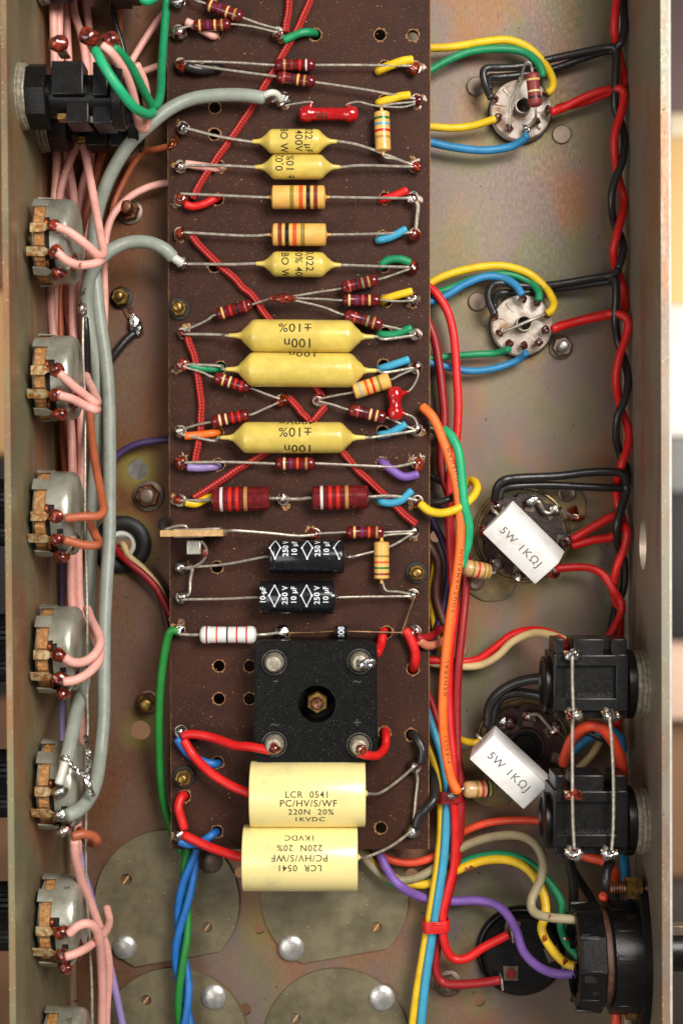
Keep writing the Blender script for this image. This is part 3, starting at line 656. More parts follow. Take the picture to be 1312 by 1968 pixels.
M1 = mustard('upper of the two touching short yellow capacitors below the red part, print reading 400V', (508, 272), (624, 272), 47, [(420, 262), (353, 245)], [(700, 282), (797, 319)], 18,
    [('022 µF', 2.9, 'down', 593, 0, 2), ('400V', 3.0, 'down', 574, 0, 8), ('BO W', 2.9, 'down', 546, 0, 4)], tail=3.4)
M2 = mustard('lower of the two touching short yellow capacitors, 0,02 and 10% printed round it', (513, 321), (630, 321), 47, [(430, 318), (348, 317)], [(700, 318), (797, 321)], 18,
    [('± 10%', 3.0, 'up', 559, 0, 14), ('0,02', 3.0, 'up', 538, 0, -14)], tail=3.4)
M3 = mustard('short yellow capacitor on its own above the fan of three maroon resistors', (515, 507), (632, 509), 48, [(440, 508), (353, 507)], [(700, 511), (794, 514)], 18,
    [('0,022', 2.9, 'down', 595, 0, -14), ('10% 400', 2.9, 'down', 574, 0, 8), ('BO W', 2.9, 'down', 548, 0, 14)], tail=3.4)
M4 = mustard('first long yellow capacitor from the top, 100n and 10% printed upside down in full', (470, 645), (688, 647), 63, [(420, 643), (354, 642)], [(740, 652), (799, 644)], 19,
    [('±10%', 3.9, 'flip', 568, 0, -26), ('100n', 3.9, 'flip', 574, 0, 30)], tail=4.5)
M5 = mustard('second long yellow capacitor from the top, plain but for print at its upper edge', (465, 710), (692, 712), 66, [(420, 703), (350, 700)], [(740, 716), (799, 706)], 19,
    [('100n', 3.9, 'flip', 583, 0, -62)], tail=4.5)
M6 = mustard('third long yellow capacitor from the top, three upside down print lines', (455, 841), (671, 841), 60, [(410, 847), (347, 834)], [(720, 840), (798, 828)], 19,
    [('400V=', 3.6, 'flip', 570, 0, -72), ('±10%', 3.9, 'flip', 568, 0, -20), ('100n', 3.9, 'flip', 574, 0, 46)], tail=4.5)

# ------------------------------------------------------------------ large cream capacitors
def lcr(label, x0, x1, y, z, lines, upright, offs, lead_r):
    R = 8.85; A = P(x0, y, z+4); B = P(x1, y, z+4); A.z = B.z = z; L = (B-A).length
    t = thing('box_film_capacitor', label, 'capacitor', ((A.x+B.x)/2, A.y, z-R), 'large cream capacitors')
    MB().lathe(A, (1, 0, 0), [(0, R-.35), (.12, R-.1), (.4, R), (L/2, R+.03), (L-.4, R), (L-.12, R-.1), (L, R-.35)], 48, cap=False).obj('sleeve', LCRY, t, smooth=50)
    MB().lathe(A, (1, 0, 0), [(.3, 0), (.3, R-.4), (.1, R-.3), (.1, R-.36)], 40, cap=False).obj('end_seal', LCRE, t)
    MB().lathe(B, (-1, 0, 0), [(.3, 0), (.3, R-.4), (.1, R-.3)], 40, cap=False).obj('end_seal', LCRE, t)
    c = (A+B)/2; rr = R+.07
    for (txt, size, dx, ang) in lines:
        s = 1 if upright else -1
        f0 = wrap(c+Vector((dx, 0, 0)), (s, 0, 0), (0, s, 0), rr); off = -math.radians(ang)*rr*s
        MB().text(txt, size, (lambda f0, off: lambda p, q: f0(p, q+off))(f0, off), .5, bold=.015, spacing=1.12).obj('print', BLINK, t, smooth=0)
    q = [B-Vector((.5, 0, 0)), B+Vector((.8, 0, 0))]+pp(lead_r, ZT+4)
    MB().tube(q, .42, 8, 5).obj('lead', LEAD, t)
    MB().blob(B+Vector((.2, 0, 0)), (.5, .9, .9), 3).obj('resin_bead', LCRE, t)
    MB().blob(A-Vector((.2, 0, 0)), (.5, .9, .9), 5).obj('resin_bead', LCRE, t)
lcr('upper large cream capacitor, printing the right way up, against the black bridge block', 480, 702, 1531, 24, [('LCR  0541', 2.45, 0, -9), ('PC/HV/S/WF', 2.6, .3, 6), ('220N  20%', 2.45, 1, 22), ('1KVDC', 2.4, .6, 38.5)], True, 0, [(730, 1524), (765, 1500), (797, 1472)])
lcr('lower large cream capacitor, printing upside down, overhanging the board edge', 466, 687, 1655, 24, [('LCR  0541', 2.45, 0, 4), ('PC/HV/S/WF', 2.55, 0, -13), ('220N  20%', 2.45, 0, -30), ('1KVDC', 2.4, 0, -49)], False, 0, [(705, 1647), (750, 1627), (791, 1597)])

# ------------------------------------------------------------------ black electrolytics
def electrolytic(label, x0, x1, y, rot, repeat0, la, lb):
    z = 19; R = 4.62; A = P(x0, y, z+2); B = P(x1, y, z+2); A.z = B.z = z; L = (B-A).length
    t = thing('electrolytic_capacitor', label, 'capacitor', ((A.x+B.x)/2, A.y, z-R), 'black electrolytic capacitors')
    MB().lathe(A, (1, 0, 0), [(0, R-1.1), (.05, R-.5), (.35, R-.08), (.9, R), (1.4, R), (1.7, R-.16), (2.0, R), (L/2, R+.02), (L-.9, R), (L-.35, R-.08), (L-.05, R-.5), (L, R-1.1)], 40).obj('sleeve', SLEE, t, smooth=55)
    MB().lathe(B, (1, 0, 0), [(-.3, R-1.1), (.1, R-1.2), (.1, 0)], 28, cap=False).obj('end_disc', BRUB, t)
    MB().blob(B+Vector((.5, 0, .2)), (.9, .8, .8), 6, .4).obj('weld_bead', SOLD, t)
    rr = R+.05; c = (A+B)/2
    def at(dx, ang):       # text upright along the body circumference, reading towards the top of the photo
        f0 = wrap_round(c+Vector((dx, 0, 0)), (-1, 0, 0), (0, 1, 0), rr); off = math.radians(ang)*rr
        return lambda p, q: f0(p+off, q)
    x = -L/2+repeat0
    for g in range(4):
        xd = x+g*8.72
        # diamond
        if abs(xd) < L/2-.2 or True:
            mb = MB(); cs = [(0, 3.05), (1.45, 0), (0, -3.05), (-1.45, 0)]
            f0 = wrap(c+Vector((xd, 0, 0)), (1, 0, 0), (0, 1, 0), rr); off = math.radians(rot)*rr
            def seg(p, q, w):
                d = Vector((q[0]-p[0], q[1]-p[1])); n = Vector((-d.y, d.x)).normalized()*w; m = 8; vs = []; fs = []
                for i in range(m+1):
                    a = p[0]+d.x*i/m; b = p[1]+d.y*i/m
                    for sg in (1, -1): vs.append(f0(max(-L/2-xd+.1, min(L/2-xd-.1, a+n.x*sg)), b+n.y*sg+off))
                for i in range(m): fs.append((2*i, 2*i+1, 2*i+3, 2*i+2))
                mb.add(vs, fs)
            ok = False
            for p, q in zip(cs, cs[1:]+cs[:1]):
                if max(abs(xd+p[0]), abs(xd+q[0])) < L/2: seg(p, q, .13); ok = True
            for p in cs:
                if abs(xd+p[0]) < L/2-.1:
                    for k in range(1): mb.add([f0(p[0]+.32*math.cos(j*PI/5), p[1]+.32*math.sin(j*PI/5)+off) for j in range(10)], [tuple(range(10))]); ok = True
            if ok: mb.obj('diamond_mark', WINK, t, smooth=0)
        for dx, txt, sz in ((2.9, '250 V', 2.15), (5.3, '10 µF', 2.1)):
            if abs(xd+dx) < L/2-.9: MB().text(txt, sz, at(xd+dx, rot+2), .4, bold=.04, spacing=1.05).obj('print', WINK, t, smooth=0)
    if repeat0 > 3: MB().text('10 µF', 2.1, at(x-3.1, rot+2), .4, bold=.04).obj('print', WINK, t, smooth=0)
    for st, pts, s in ((A, la, -1), (B, lb, 1)):
        q = [st-Vector((s*.4, 0, 0)), st+Vector((s*1.6, 0, 0))]+pp(pts, ZT+3.4)
        MB().tube(q, .36, 8, 5).obj('lead', LEAD, t)
electrolytic('upper black electrolytic capacitor with white diamonds, its print rolled to the top edge', 517, 661, 1071, 34, 1.75, [(430, 1085), (349, 1091)], [(690, 1067), (750, 1050), (793, 1025)])
electrolytic('lower black electrolytic capacitor with white diamonds, print facing up', 498, 642, 1149, 10, 4.3, [(430, 1151), (350, 1152)], [(700, 1147), (793, 1146)])

# ------------------------------------------------------------------ red ceramic tubes
def red_tube(label, a, b, dpx, la, lb, txt=None):
    z = 17.4; A = P(*a, z); B = P(*b, z); L = (B-A).length; d = (B-A).normalized(); R = dpx*K*(D-z)/D/2; m = (A+B)/2
    t = thing('ceramic_capacitor', label, 'capacitor', (m.x, m.y, m.z-R), 'red dipped tubular parts')
    k = 3.6
    pr = [(0, R*.35), (.15, R*.72), (.7, R*.98), (1.5, R*1.06), (k*.62, R*1.14), (k*.8, R*1.1), (k, R*.9), (k*1.15, R*.86), (L-k*1.15, R*.86), (L-k, R*.9), (L-k*.8, R*1.1), (L-k*.62, R*1.14), (L-1.5, R*1.06), (L-.7, R*.98), (L-.15, R*.72), (L, R*.35)]
    mb = MB().lathe(A, d, pr, 28)
    obj_ = mb
    la3 = pp(la, ZT+3.4); lb3 = pp(lb, ZT+3.4); sa = A+d*2.6; sb = B-d*2.6
    for s, q in ((sa, la3[0]), (sb, lb3[0])):
        v = (q-s); v.z = max(v.z, 0); mb.tube([s, s+v*.6, s+v*.95], lambda t: .95-.55*t, 10, 5)
    mb.obj('body', REDD, t, smooth=60)
    for s, q in ((sa, la3), (sb, lb3)): MB().tube([s+(q[0]-s)*.7]+q, .3, 8, 6).obj('lead', LEAD, t)
    if txt:
        MB().text(txt, 2.0, lambda p, q, f=wrap((A+B)/2+Vector((-1.8, 0, 0)), (1, 0, 0), (0, 1, 0), R*.86+.05): f(p, q-1.0), .3, bold=.08, spacing=1.05).obj('print', BLINK, t, smooth=0)
red_tube('bright red dipped tubular part lying level, marked 252, near the thick grey cable end', (575, 219), (688, 219), 28, [(598, 196, 18), (575, 198), (548, 203)], [(668, 200, 18), (690, 196), (720, 203), (770, 206), (797, 200)], '252')
red_tube('short red dipped tubular part standing upright in the photo at the right edge', (759, 743), (759, 808), 27, [(785, 752, 18), (795, 740), (803, 722), (801, 710)], [(780, 796, 18), (795, 803), (802, 818), (798, 827)])

# ------------------------------------------------------------------ bridge rectifier block
ZB2 = 25.5
c0 = P(606.5, 1350, ZB2); w = 236*K*(D-ZB2)/D
t = thing('rectifier_block', 'square black epoxy rectifier block bolted through its middle with four soldered posts', 'rectifier', (c0.x, c0.y, ZT))
rc = 2.2
o2 = []
for (sx, sy, a0) in ((1, 1, 0), (-1, 1, 90), (-1, -1, 180), (1, -1, 270)):
    for k in range(6):
        a = math.radians(a0+k*18); o2.append((c0.x+sx*(w/2-rc)+rc*math.cos(a), c0.y+sy*(w/2-rc)+rc*math.sin(a)))
hb = P(609, 1353, ZB2); ins = lambda k: [(c0.x+(x-c0.x)*k, c0.y+(y-c0.y)*k) for x, y in o2]
hole = circ(hb.x, hb.y, 5.05, 36)
MB().plate(o2, [hole], ZT+.05, ZB2-.5).plate(ins(.975), [hole], ZB2-.5, ZB2).obj('case', EPOX, t, smooth=30)
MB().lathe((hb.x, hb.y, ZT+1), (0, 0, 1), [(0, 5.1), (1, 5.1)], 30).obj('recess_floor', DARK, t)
n = 6
vs = []; fs = []
for (zz, k) in ((ZT+2, 1), (ZT+8.5, 1), (ZT+9, .88)):
    for i in range(6):
        a = .5+i*PI/3; vs.append(Vector((hb.x+3.1*k*math.cos(a), hb.y+3.1*k*math.sin(a), zz)))
for j in range(2):
    for i in range(6): fs.append((j*6+i, j*6+(i+1) % 6, (j+1)*6+(i+1) % 6, (j+1)*6+i))
fs += [tuple(range(12, 18))]
MB().add(vs, fs).obj('nut', BRASS, t, smooth=20)
MB().lathe((hb.x, hb.y, ZT+2), (0, 0, 1), [(0, 1.7), (9, 1.7), (9.6, 1.4), (9.6, .6), (9.2, 0)], 18, cap=False).obj('bolt', RUST, t)
for (x, y, tip) in ((527, 1273, None), (691, 1271, SOLD), (527, 1430, FLUX), (690, 1432, FLUX)):
    b = P(x, y, ZB2)
    MB().lathe((b.x, b.y, ZB2-.02), (0, 0, 1), [(0, 3.45), (.14, 3.4), (.14, 3.15), (.02, 3.1)], 30, cap=False).obj('moulded_ring', mat('worn_ring', lin(84, 82, 76), .5, vscale=1, var=.6), t)
    ps = MB().lathe((b.x, b.y, ZB2), (0, 0, 1), [(0, 2.75), (1.2, 2.6), (3.4, 2.3), (4.0, 1.9), (4.2, 1.2), (4.1, 0)], 22, cap=False).obj('post', NUTM, t)
    if tip is not None:
        mb = MB().blob((b.x+.3, b.y-.5, ZB2+4), (1.5, 1.5, 1.2), int(x), .4)
        if tip is SOLD: mb.blob((b.x+2.1, b.y-.1, ZB2+4), (2.2, 1.3, 1.0), 8, .5)
        mb.obj('solder', tip, ps)
for (x, y, s, k) in ((530, 1307, 0, '-'), (686, 1309, 0, '~'), (528, 1392, 0, '~'), (686, 1390, 0, '+')):
    q = P(x, y, ZB2); MB().text(k, 4.2, lambda a, b, q=q: q+Vector((a, b, .04)), 0).obj('mark', mat('moulded_mark', lin(66, 66, 64), .4), t, smooth=0)

# ------------------------------------------------------------------ tan card capacitor on edge
c = P(370, 1024, 20)
t = thing('mica_capacitor', 'thin tan card with silvered faces standing on edge at the left of the board', 'capacitor', (c.x, c.y, 15))
a = P(310, 1025, 25); b = P(430, 1024, 25)
R2 = Matrix.Rotation(math.atan2((b-a).y, (b-a).x), 3, 'Z'); m = (a+b)/2
MB().box((m.x, m.y, 21.5), ((b-a).length, 1.8, 12), R2, .15).obj('card', CARD, t, smooth=20)
MB().box((m.x+.5, m.y+1.05, 21.8), (11, .3, 9), R2, .08).box((m.x+5.6, m.y+1.2, 22.6), (3.8, .5, 8.5), R2, .1).box((m.x-1, m.y-1.05, 21.5), (8, .25, 9), R2, .08).obj('silver_foil', LEAD, t, smooth=20)
q = P(373, 1052, 21); MB().box((q.x, q.y, 19), (3.9, 3.9, 6), R2, .35).obj('clip', CANM, t, smooth=20)
MB().tube(pp([(425, 1026, 26), (436, 1021, 23), (455, 1020, 21), (520, 1025, 19), (570, 1030, 18), (604, 1028, 17.5)]), .42, 8).obj('lead', LEAD, t)
MB().tube(pp([(388, 1040, 22), (396, 1052, 21), (397, 1065, 20), (388, 1080, 18.5), (368, 1091, 17.5), (349, 1091, 17)]), .4, 8).obj('lead', LEAD, t)
MB().blob(P(394, 1060, 19.5), (1.1, 1.3, 1.3), 2, .4).obj('solder', FLUX, t)
MB().tube(pp([(371, 1092, 17), (366, 1115, 16.6), (364, 1140, 17), (352, 1149, 17)]), .4, 8).obj('bare_link', LEAD, None, label='short bare wire joining the two silver turrets left of the black capacitors', cat='wire')
MB().tube(pp([(318, 1018, 24), (340, 1011, 25), (356, 1011, 25.5), (362, 1019, 25)]), .4, 8).obj('lead', LEAD, t)
wire('bent black rubber covered wire end behind the tan card', [(330, 1004, 12), (316, 1001, 17), (311, 1008, 21), (316, 1016, 22), (328, 1017, 22)], 18, 1.1, BLK)
# the soldered bundle joining the fan of maroon resistors
jt = MB().blob(P(544, 573, 20), (2.9, 1.3, 1.2), 12, .3); jt.tube(pp([(520, 573, 20), (545, 575, 20.4), (568, 573, 20)]), .7, 8)
jt.obj('solder_joint', FLUX, None, label='dark red soldered bundle where four maroon resistor leads meet in mid air', cat='solder joint')
MB().tube(pp([(800, 388, 17), (803, 400, 17), (800, 425, 16.4), (797, 448, 17)]), .55, 8).obj('bare_link', LEAD, None, label='bare silver wire joining two turrets at the right edge, beside the orange resistors', cat='wire')
MB().tube(pp([(799, 1480, 17), (802, 1500, 16), (798, 1540, 16), (794, 1590, 17)]), .4, 8).obj('bare_link', LEAD, None, label='bare dull wire joining two turrets right of the cream capacitors', cat='wire')
# ------------------------------------------------------------------ wiring
G_B = 'short insulated wires on the brown board'
def stub(label, m, pts, r=1.12, name='wire'): return wire(label, pts, 16, r, m, G_B, name)
def cl(label, pts, z=15.3):
    q = catmull([Vector((p[0], p[1], p[2] if len(p) > 2 else z)) for p in pts], 3); rj = random.Random(len(label)*7+len(q))
    pts = [tuple(q[0])]+[(p.x+rj.uniform(-1.3, 1.3), p.y+rj.uniform(-1.3, 1.3), p.z+rj.uniform(-.05, .35)) for p in q[1:-1]]+[tuple(q[-1])]
    return wire(label, pts, z, 1.0, CLOTH, 'red cloth covered wires on the brown board', 'cloth_wire', n=14)
cl('short red cloth wire running off the top edge into the upper turret', [(557, -25), (554, 15), (549, 60, 16)])
cl('long red cloth wire slanting from the top edge down to the left turrets', [(608, -25), (572, 55), (535, 120), (505, 172), (468, 232), (432, 283), (397, 333), (371, 380, 16)])
cl('red cloth wire slanting down right from the left edge to under the long capacitors', [(370, 455, 16), (403, 492), (442, 527), (480, 565), (516, 612), (555, 660), (595, 720), (618, 762, 15.5)])
cl('red cloth wire from the middle turret passing under the third long capacitor to far right', [(556, 766, 16), (580, 793), (602, 815), (642, 852), (690, 905), (738, 953), (798, 1006, 16)])
cl('red cloth wire from the middle pair of turrets slanting down to the left yellow stub', [(624, 783, 16), (601, 808, 16.6), (560, 840), (492, 882), (436, 917), (374, 956, 16)])
cl('red cloth wire running down the left side of the long yellow capacitors', [(361, 648, 16), (372, 685), (381, 725), (387, 780), (384, 838), (375, 886, 16)])
stub('pink wire from a hole to the topmost left turrets', PNK, [(419, 60, 11), (411, 69, 15.2), (393, 60, 15.8), (372, 48, 16.2), (359, 42, 16.6)])
stub('thick black wire in the slotted hole by the dark left turret', BLK, [(430, 124, 11.5), (415, 131, 15.2), (385, 134, 16), (360, 128, 16.8)], 1.5)
stub('green wire curling from the top middle turret into a hole', GRN, [(609, 66, 11), (598, 62, 15.6), (580, 63, 17), (562, 70, 17), (547, 77, 17)])
stub('yellow wire at the first right turret from the top', YEL, [(736, 138, 11.5), (728, 135, 15.4), (752, 125, 16.5), (772, 118, 17), (791, 115, 17)], 1.25)
stub('yellow wire at the second right turret from the top', YEL, [(736, 200, 11.5), (728, 198, 15.4), (752, 190, 16.3), (770, 185, 16.7), (786, 183, 17)], 1.2)
stub('pink wire at the left turret above the fat orange resistors', PNK, [(428, 322, 11.5), (416, 323, 15.3), (385, 319, 16), (358, 315, 16.8)])
stub('red wire curling at the left end of the upper fat orange resistor', RED, [(421, 380, 11), (412, 382, 15.5), (393, 392, 16.4), (372, 397, 16.5), (357, 393, 16.8)])
stub('red wire at the right end of the upper fat orange resistor', RED, [(738, 388, 11), (735, 383, 15.4), (755, 377, 16.5), (781, 366, 17)])
stub('blue wire at the right end of the lower fat orange resistor', LBLU, [(734, 460, 11), (728, 461, 15.3), (750, 456, 16.4), (779, 441, 17)])
stub('green wire arching at the right end of the lone short yellow capacitor', GRN, [(732, 516, 11), (733, 510, 15.2), (745, 500, 16.5), (768, 498, 17), (787, 504, 17)])
stub('yellow wire at the end of the middle fanned resistor', YEL, [(737, 582, 11), (736, 577, 15.2), (757, 569, 16.5), (790, 560, 17)])
stub('green wire at the right end of the first long capacitor', GRN, [(731, 646, 11), (730, 643, 15.2), (755, 643, 16.3), (789, 631, 17)])
stub('green wire at the left end of the second long capacitor', GRN, [(428, 706, 11), (418, 708, 15.4), (392, 708, 16), (367, 704, 16.8)])
stub('blue wire at the right end of the second long capacitor', LBLU, [(733, 708, 11), (730, 709, 15.2), (755, 701, 16.4), (784, 691, 17)])
stub('blue wire below the short upright red part', LBLU, [(732, 839, 11), (731, 836, 15.2), (750, 832, 16.4), (778, 816, 17)])
stub('orange wire at the left end of the third long capacitor', ORG, [(422, 830, 11), (412, 832, 15.4), (385, 836, 16.2), (357, 838, 16.8)])
stub('purple wire curving to the right turret below the third long capacitor', PUR, [(731, 886, 11), (735, 889, 15.2), (750, 901, 16.6), (775, 916, 17), (802, 912, 17)], 1.2)
stub('lilac wire at the left turret below the third long capacitor', LIL, [(422, 895, 11), (410, 897, 15.4), (385, 899, 16.2), (362, 898, 16.8)])
stub('blue wire at the right end of the large maroon resistors', LBLU, [(725, 958, 11), (731, 963, 15.2), (748, 967, 16.2), (770, 962, 16.8), (790, 944, 17)])
stub('yellow wire at the left end of the large maroon resistors', YEL, [(418, 952, 14.9), (398, 958, 15.6), (377, 968, 16), (358, 966, 16.8)])
stub('red wire from a hole down to the upper right post of the black block', RED, [(738, 1208, 11), (735, 1220, 15.8), (731, 1240, 18), (724, 1256, 22)], 1.3)
stub('red wire dropping from the last right turret into a hole', RED, [(779, 1212, 17), (786, 1222, 17), (797, 1252, 16.5), (796, 1276, 15), (791, 1292, 9)], 1.35)
stub('thick red wire from the left turret to the lower left post of the black block', RED, [(352, 1414, 17.2), (372, 1411, 17.8), (410, 1418, 19), (450, 1432, 23), (480, 1435, 26), (518, 1442, 28)], 1.25)
stub('thick red wire from the left turret to the upper cream capacitor', RED, [(354, 1424, 17.2), (372, 1452, 17.4), (402, 1483, 20), (440, 1508, 22), (478, 1524, 24)], 1.3)
stub('blue wire passing beneath the two thick red wires', BBLU, [(341, 1421, 16.8), (360, 1446, 16), (388, 1463, 15.6), (412, 1468, 15), (424, 1466, 11)], 1.2)
stub('red wire from the lower right post of the black block into a hole', RED, [(739, 1398, 11), (741, 1414, 16.5), (739, 1436, 19), (726, 1451, 24), (708, 1452, 27), (690, 1447, 28.5)], 1.25)
stub('black wire from a hole to the turret right of the upper cream capacitor', BLK, [(786, 1410, 11), (798, 1416, 15.6), (811, 1440, 17), (809, 1466, 17)], 1.3)
stub('black wire curling round the lower right edge of the brown board', BLK, [(824, 1472, 7), (835, 1505, 12), (834, 1535, 16), (817, 1556, 17), (804, 1570, 17.2), (798, 1590, 17)], 1.25)
stub('red wire arching out of a hole at the lower left of the board', RED, [(357, 1531, 11), (350, 1530, 15.4), (343, 1550, 17), (348, 1572, 17), (354, 1592, 17)], 1.3)
stub('thick red wire from the lowest left turret to the lower cream capacitor', RED, [(354, 1605, 17.2), (400, 1627, 19), (440, 1641, 22), (465, 1648, 24)], 1.3)
stub('blue wire leaving the lowest left hole towards the twisted wires', BBLU, [(419, 1596, 10), (408, 1604, 15.2), (385, 1619, 15.7), (362, 1622, 16), (346, 1617, 16.5)], 1.2)
# ---- thick grey screened cables on the left
GG = 'thick grey screened cables'
wire('thick grey cable that arches over the board top and runs down to the lower potentiometer', [(505, 188, 20), (470, 183, 20), (420, 183, 20), (370, 190, 20), (328, 208, 21), (290, 238, 22), (250, 276, 23), (220, 322, 22), (198, 372, 20), (183, 430, 17), (180, 500, 15), (186, 560, 15), (193, 620, 15), (203, 690, 15), (209, 760, 15), (211, 850, 15), (211, 950, 15), (210, 1040, 16), (205, 1120, 18), (201, 1200, 20), (200, 1290, 22), (199, 1380, 24), (193, 1450, 27), (184, 1505, 34), (168, 1540, 40), (150, 1558, 44), (132, 1567, 46)], 20, 1.85, GRY, GG, 'screened_cable', n=16)
wire('thick grey cable arching to the left board edge above the clean brass nut', [(332, 494, 17), (315, 478, 18), (285, 466, 18), (250, 466, 18), (215, 480, 19), (185, 508, 19), (170, 545, 18), (167, 590, 17), (173, 645, 16), (186, 705, 14), (190, 780, 12), (186, 860, 10), (180, 940, 9), (177, 1030, 8), (172, 1120, 8), (167, 1220, 10), (161, 1310, 22), (147, 1370, 36), (135, 1430, 44), (127, 1468, 47)], 18, 1.85, GRY, GG, 'screened_cable', n=16)
MB().tube(pp([(503, 187, 20), (518, 179, 21), (531, 180, 20), (540, 192, 18)]), .95, 10).obj('polythene_core', POLY, None, label='stripped pale core of the grey cable soldered beside the red 252 part', cat='cable core')
MB().tube(pp([(330, 492, 17.5), (341, 500, 17.5), (350, 506, 17)]), 1.25, 10).obj('polythene_core', POLY, None, label='stripped pale core of the grey cable at the left board edge', cat='cable core')
mb = MB(); rb = random.Random(5)
for i in range(16):
    pts = [P(338+rb.uniform(-3, 3), 263+rb.uniform(-6, 6), 14.6+rb.random()*1.5)]
    for k in range(3): pts.append(P(338-k*6+rb.uniform(-5, 5), 268+k*7+rb.uniform(-5, 5), 14.6+rb.random()*1.2))
    mb.tube(pts, .16, 5, 4)
mb.obj('copper_braid', COPP, None, label='frayed copper braid at the left board edge below the thick grey cable', cat='wire braid', kind=None)
MB().tube(pp([(524, 195, 17), (534, 186, 17.5), (545, 195, 17), (540, 202, 16.5)]), .7, 8).blob(P(540, 186, 17), (1.0, 1.4, 1), 3, .5).obj('solder_joint', SOLD, None, label='bright ragged solder joint on the stripped grey cable beside the red 252 part', cat='solder joint')
# ---- left bundle under the potentiometers
GL = 'pink and brown wires running under the potentiometers'
def lf(label, m, pts, z=9, r=1.05): return wire(label, pts, z, r, m, GL)
lf('leftmost pink wire running the whole left wall from the top edge', PNK, [(102, -40), (104, 60), (107, 160), (110, 260), (108, 350), (100, 450), (98, 560), (104, 650), (120, 730), (134, 800), (140, 900), (138, 1000), (137, 1080), (139, 1170), (150, 1280), (156, 1380), (158, 1440), (150, 1530), (150, 1640)], 13, 1.25)
lf('second pink wire from the wall at the top, crossing down behind the first potentiometer', PNK, [(115, -40), (114, 80), (120, 180), (130, 300), (143, 390), (140, 500), (141, 640), (150, 730), (156, 810), (157, 900), (150, 990), (151, 1080), (155, 1170), (170, 1200)], 12, 1.2)
lf('pink wire slanting down left from under the upper black jack to the first potentiometer', PNK, [(140, -40, 6), (143, 20, 6), (160, 80, 8), (168, 160, 10), (158, 245, 14), (135, 310, 14), (118, 360, 14), (110, 430, 12), (106, 540, 10), (107, 640, 9)], 12, 1.15)
lf('pink wire slanting from the upper black jack to the elbow above the first potentiometer tags', PNK, [(150, 235, 16), (160, 275, 18), (172, 335, 23), (184, 400, 29), (194, 455, 35), (199, 484, 39), (190, 491, 42), (166, 470, 45), (137, 448, 47), (112, 436, 48)], 12, 1.15)
lf('pink wire behind the others, crossing from the top jack to the second potentiometer', PNK, [(128, -40, 5), (130, 60, 5), (133, 150, 5), (128, 250, 6), (124, 330, 7), (126, 400, 7), (128, 540, 8), (131, 600, 8), (138, 650, 8), (146, 740, 7), (147, 830, 7), (148, 905, 7), (147, 1000, 6)], r=1.1)
lf('pink wire close to the wall between the top jack and the fourth potentiometer', PNK, [(109, -40, 4), (108, 100, 4), (117, 240, 5), (122, 380, 5), (113, 520, 5), (112, 650, 5), (124, 800, 5), (132, 900, 5), (131, 1000, 5), (130, 1090, 5), (131, 1180, 5), (140, 1260, 6)], r=1.1)
lf('mauve looking pink wire between the bare earth wire and the grey cables', PNK, [(160, -40, 4), (172, 60, 4), (180, 160, 4), (176, 290, 4), (164, 420, 4), (152, 540, 5), (152, 640, 5), (164, 760, 5), (165, 860, 5), (158, 960, 5), (160, 1080, 5), (163, 1160, 5)], r=1.1)
lf('dim pink wire slanting down behind the thick grey cable', PNK, [(187, 265, 5), (172, 310, 5), (155, 375, 5), (148, 470, 5), (132, 560, 6), (130, 640, 6)])
lf('brown wire slanting down from under the upper black jack', BRN, [(235, -30, 4), (228, 70, 4), (224, 140, 5), (208, 250, 7), (190, 320, 8), (168, 400, 9), (150, 470, 9), (118, 545, 9), (117, 645, 9), (118, 730, 8), (120, 815, 8), (127, 905, 8), (128, 960, 7)])
lf('dark wire hanging from the top jack beside the brown wire', BLK, [(215, -20, 5), (222, 40, 5), (236, 90, 4), (244, 130, 3)], r=.9)
lf('pink wire curving from the left edge of the board past the rusty nut', PNK, [(330, 349, 6), (285, 360, 6), (245, 382, 7), (215, 418, 8), (203, 465, 8), (201, 520, 8), (202, 580, 7), (200, 640, 6), (194, 700, 5)])
lf('pink wire looping from the second tag of the first potentiometer', PNK, [(112, 486, 48), (128, 500, 47), (150, 509, 45), (175, 508, 43), (192, 503, 41), (196, 500, 36), (186, 494, 30), (172, 490, 24)], r=1.15)
lf('pink wire folding back from the first tag of the second potentiometer', PNK, [(116, 718, 47), (140, 740, 45), (165, 760, 42), (184, 774, 40), (187, 769, 36), (178, 748, 30), (168, 728, 24), (160, 700, 16)], r=1.15)
lf('pink wire from the second tag of the second potentiometer ending at the grey cables', PNK, [(116, 760, 47), (140, 767, 45), (165, 780, 42), (184, 788, 40), (186, 784, 33), (176, 770, 26)], r=1.15)
lf('brown wire bent sharply to the first tag of the third potentiometer', BRN, [(170, 730, 10), (173, 800, 14), (179, 860, 22), (188, 915, 31), (197, 960, 38), (199, 982, 42), (188, 992, 44), (160, 993, 46), (128, 996, 47)], r=1.15)
lf('brown wire folded to the second tag of the third potentiometer', BRN, [(165, 985, 24), (172, 1003, 31), (182, 1025, 37), (190, 1042, 40), (184, 1048, 43), (160, 1047, 45), (126, 1038, 47)], r=1.15)
lf('dark purple wire along the wall below the third potentiometer', LIL, [(120, 1070, 6), (122, 1110, 6), (122, 1170, 5), (116, 1260, 5), (120, 1340, 6), (118, 1400, 6), (125, 1480, 6), (143, 1580, 7), (150, 1625, 9), (160, 1675, 12), (178, 1735, 12), (193, 1790, 10), (212, 1860, 9), (225, 1920, 9), (240, 1990, 9)], r=1.1)
lf('pink wire swinging from the first tag of the fourth potentiometer round the bare wire', PNK, [(126, 1265, 47), (142, 1273, 46), (163, 1271, 44), (182, 1258, 42), (193, 1238, 39), (190, 1218, 35), (176, 1192, 28), (168, 1170, 20)], r=1.2)
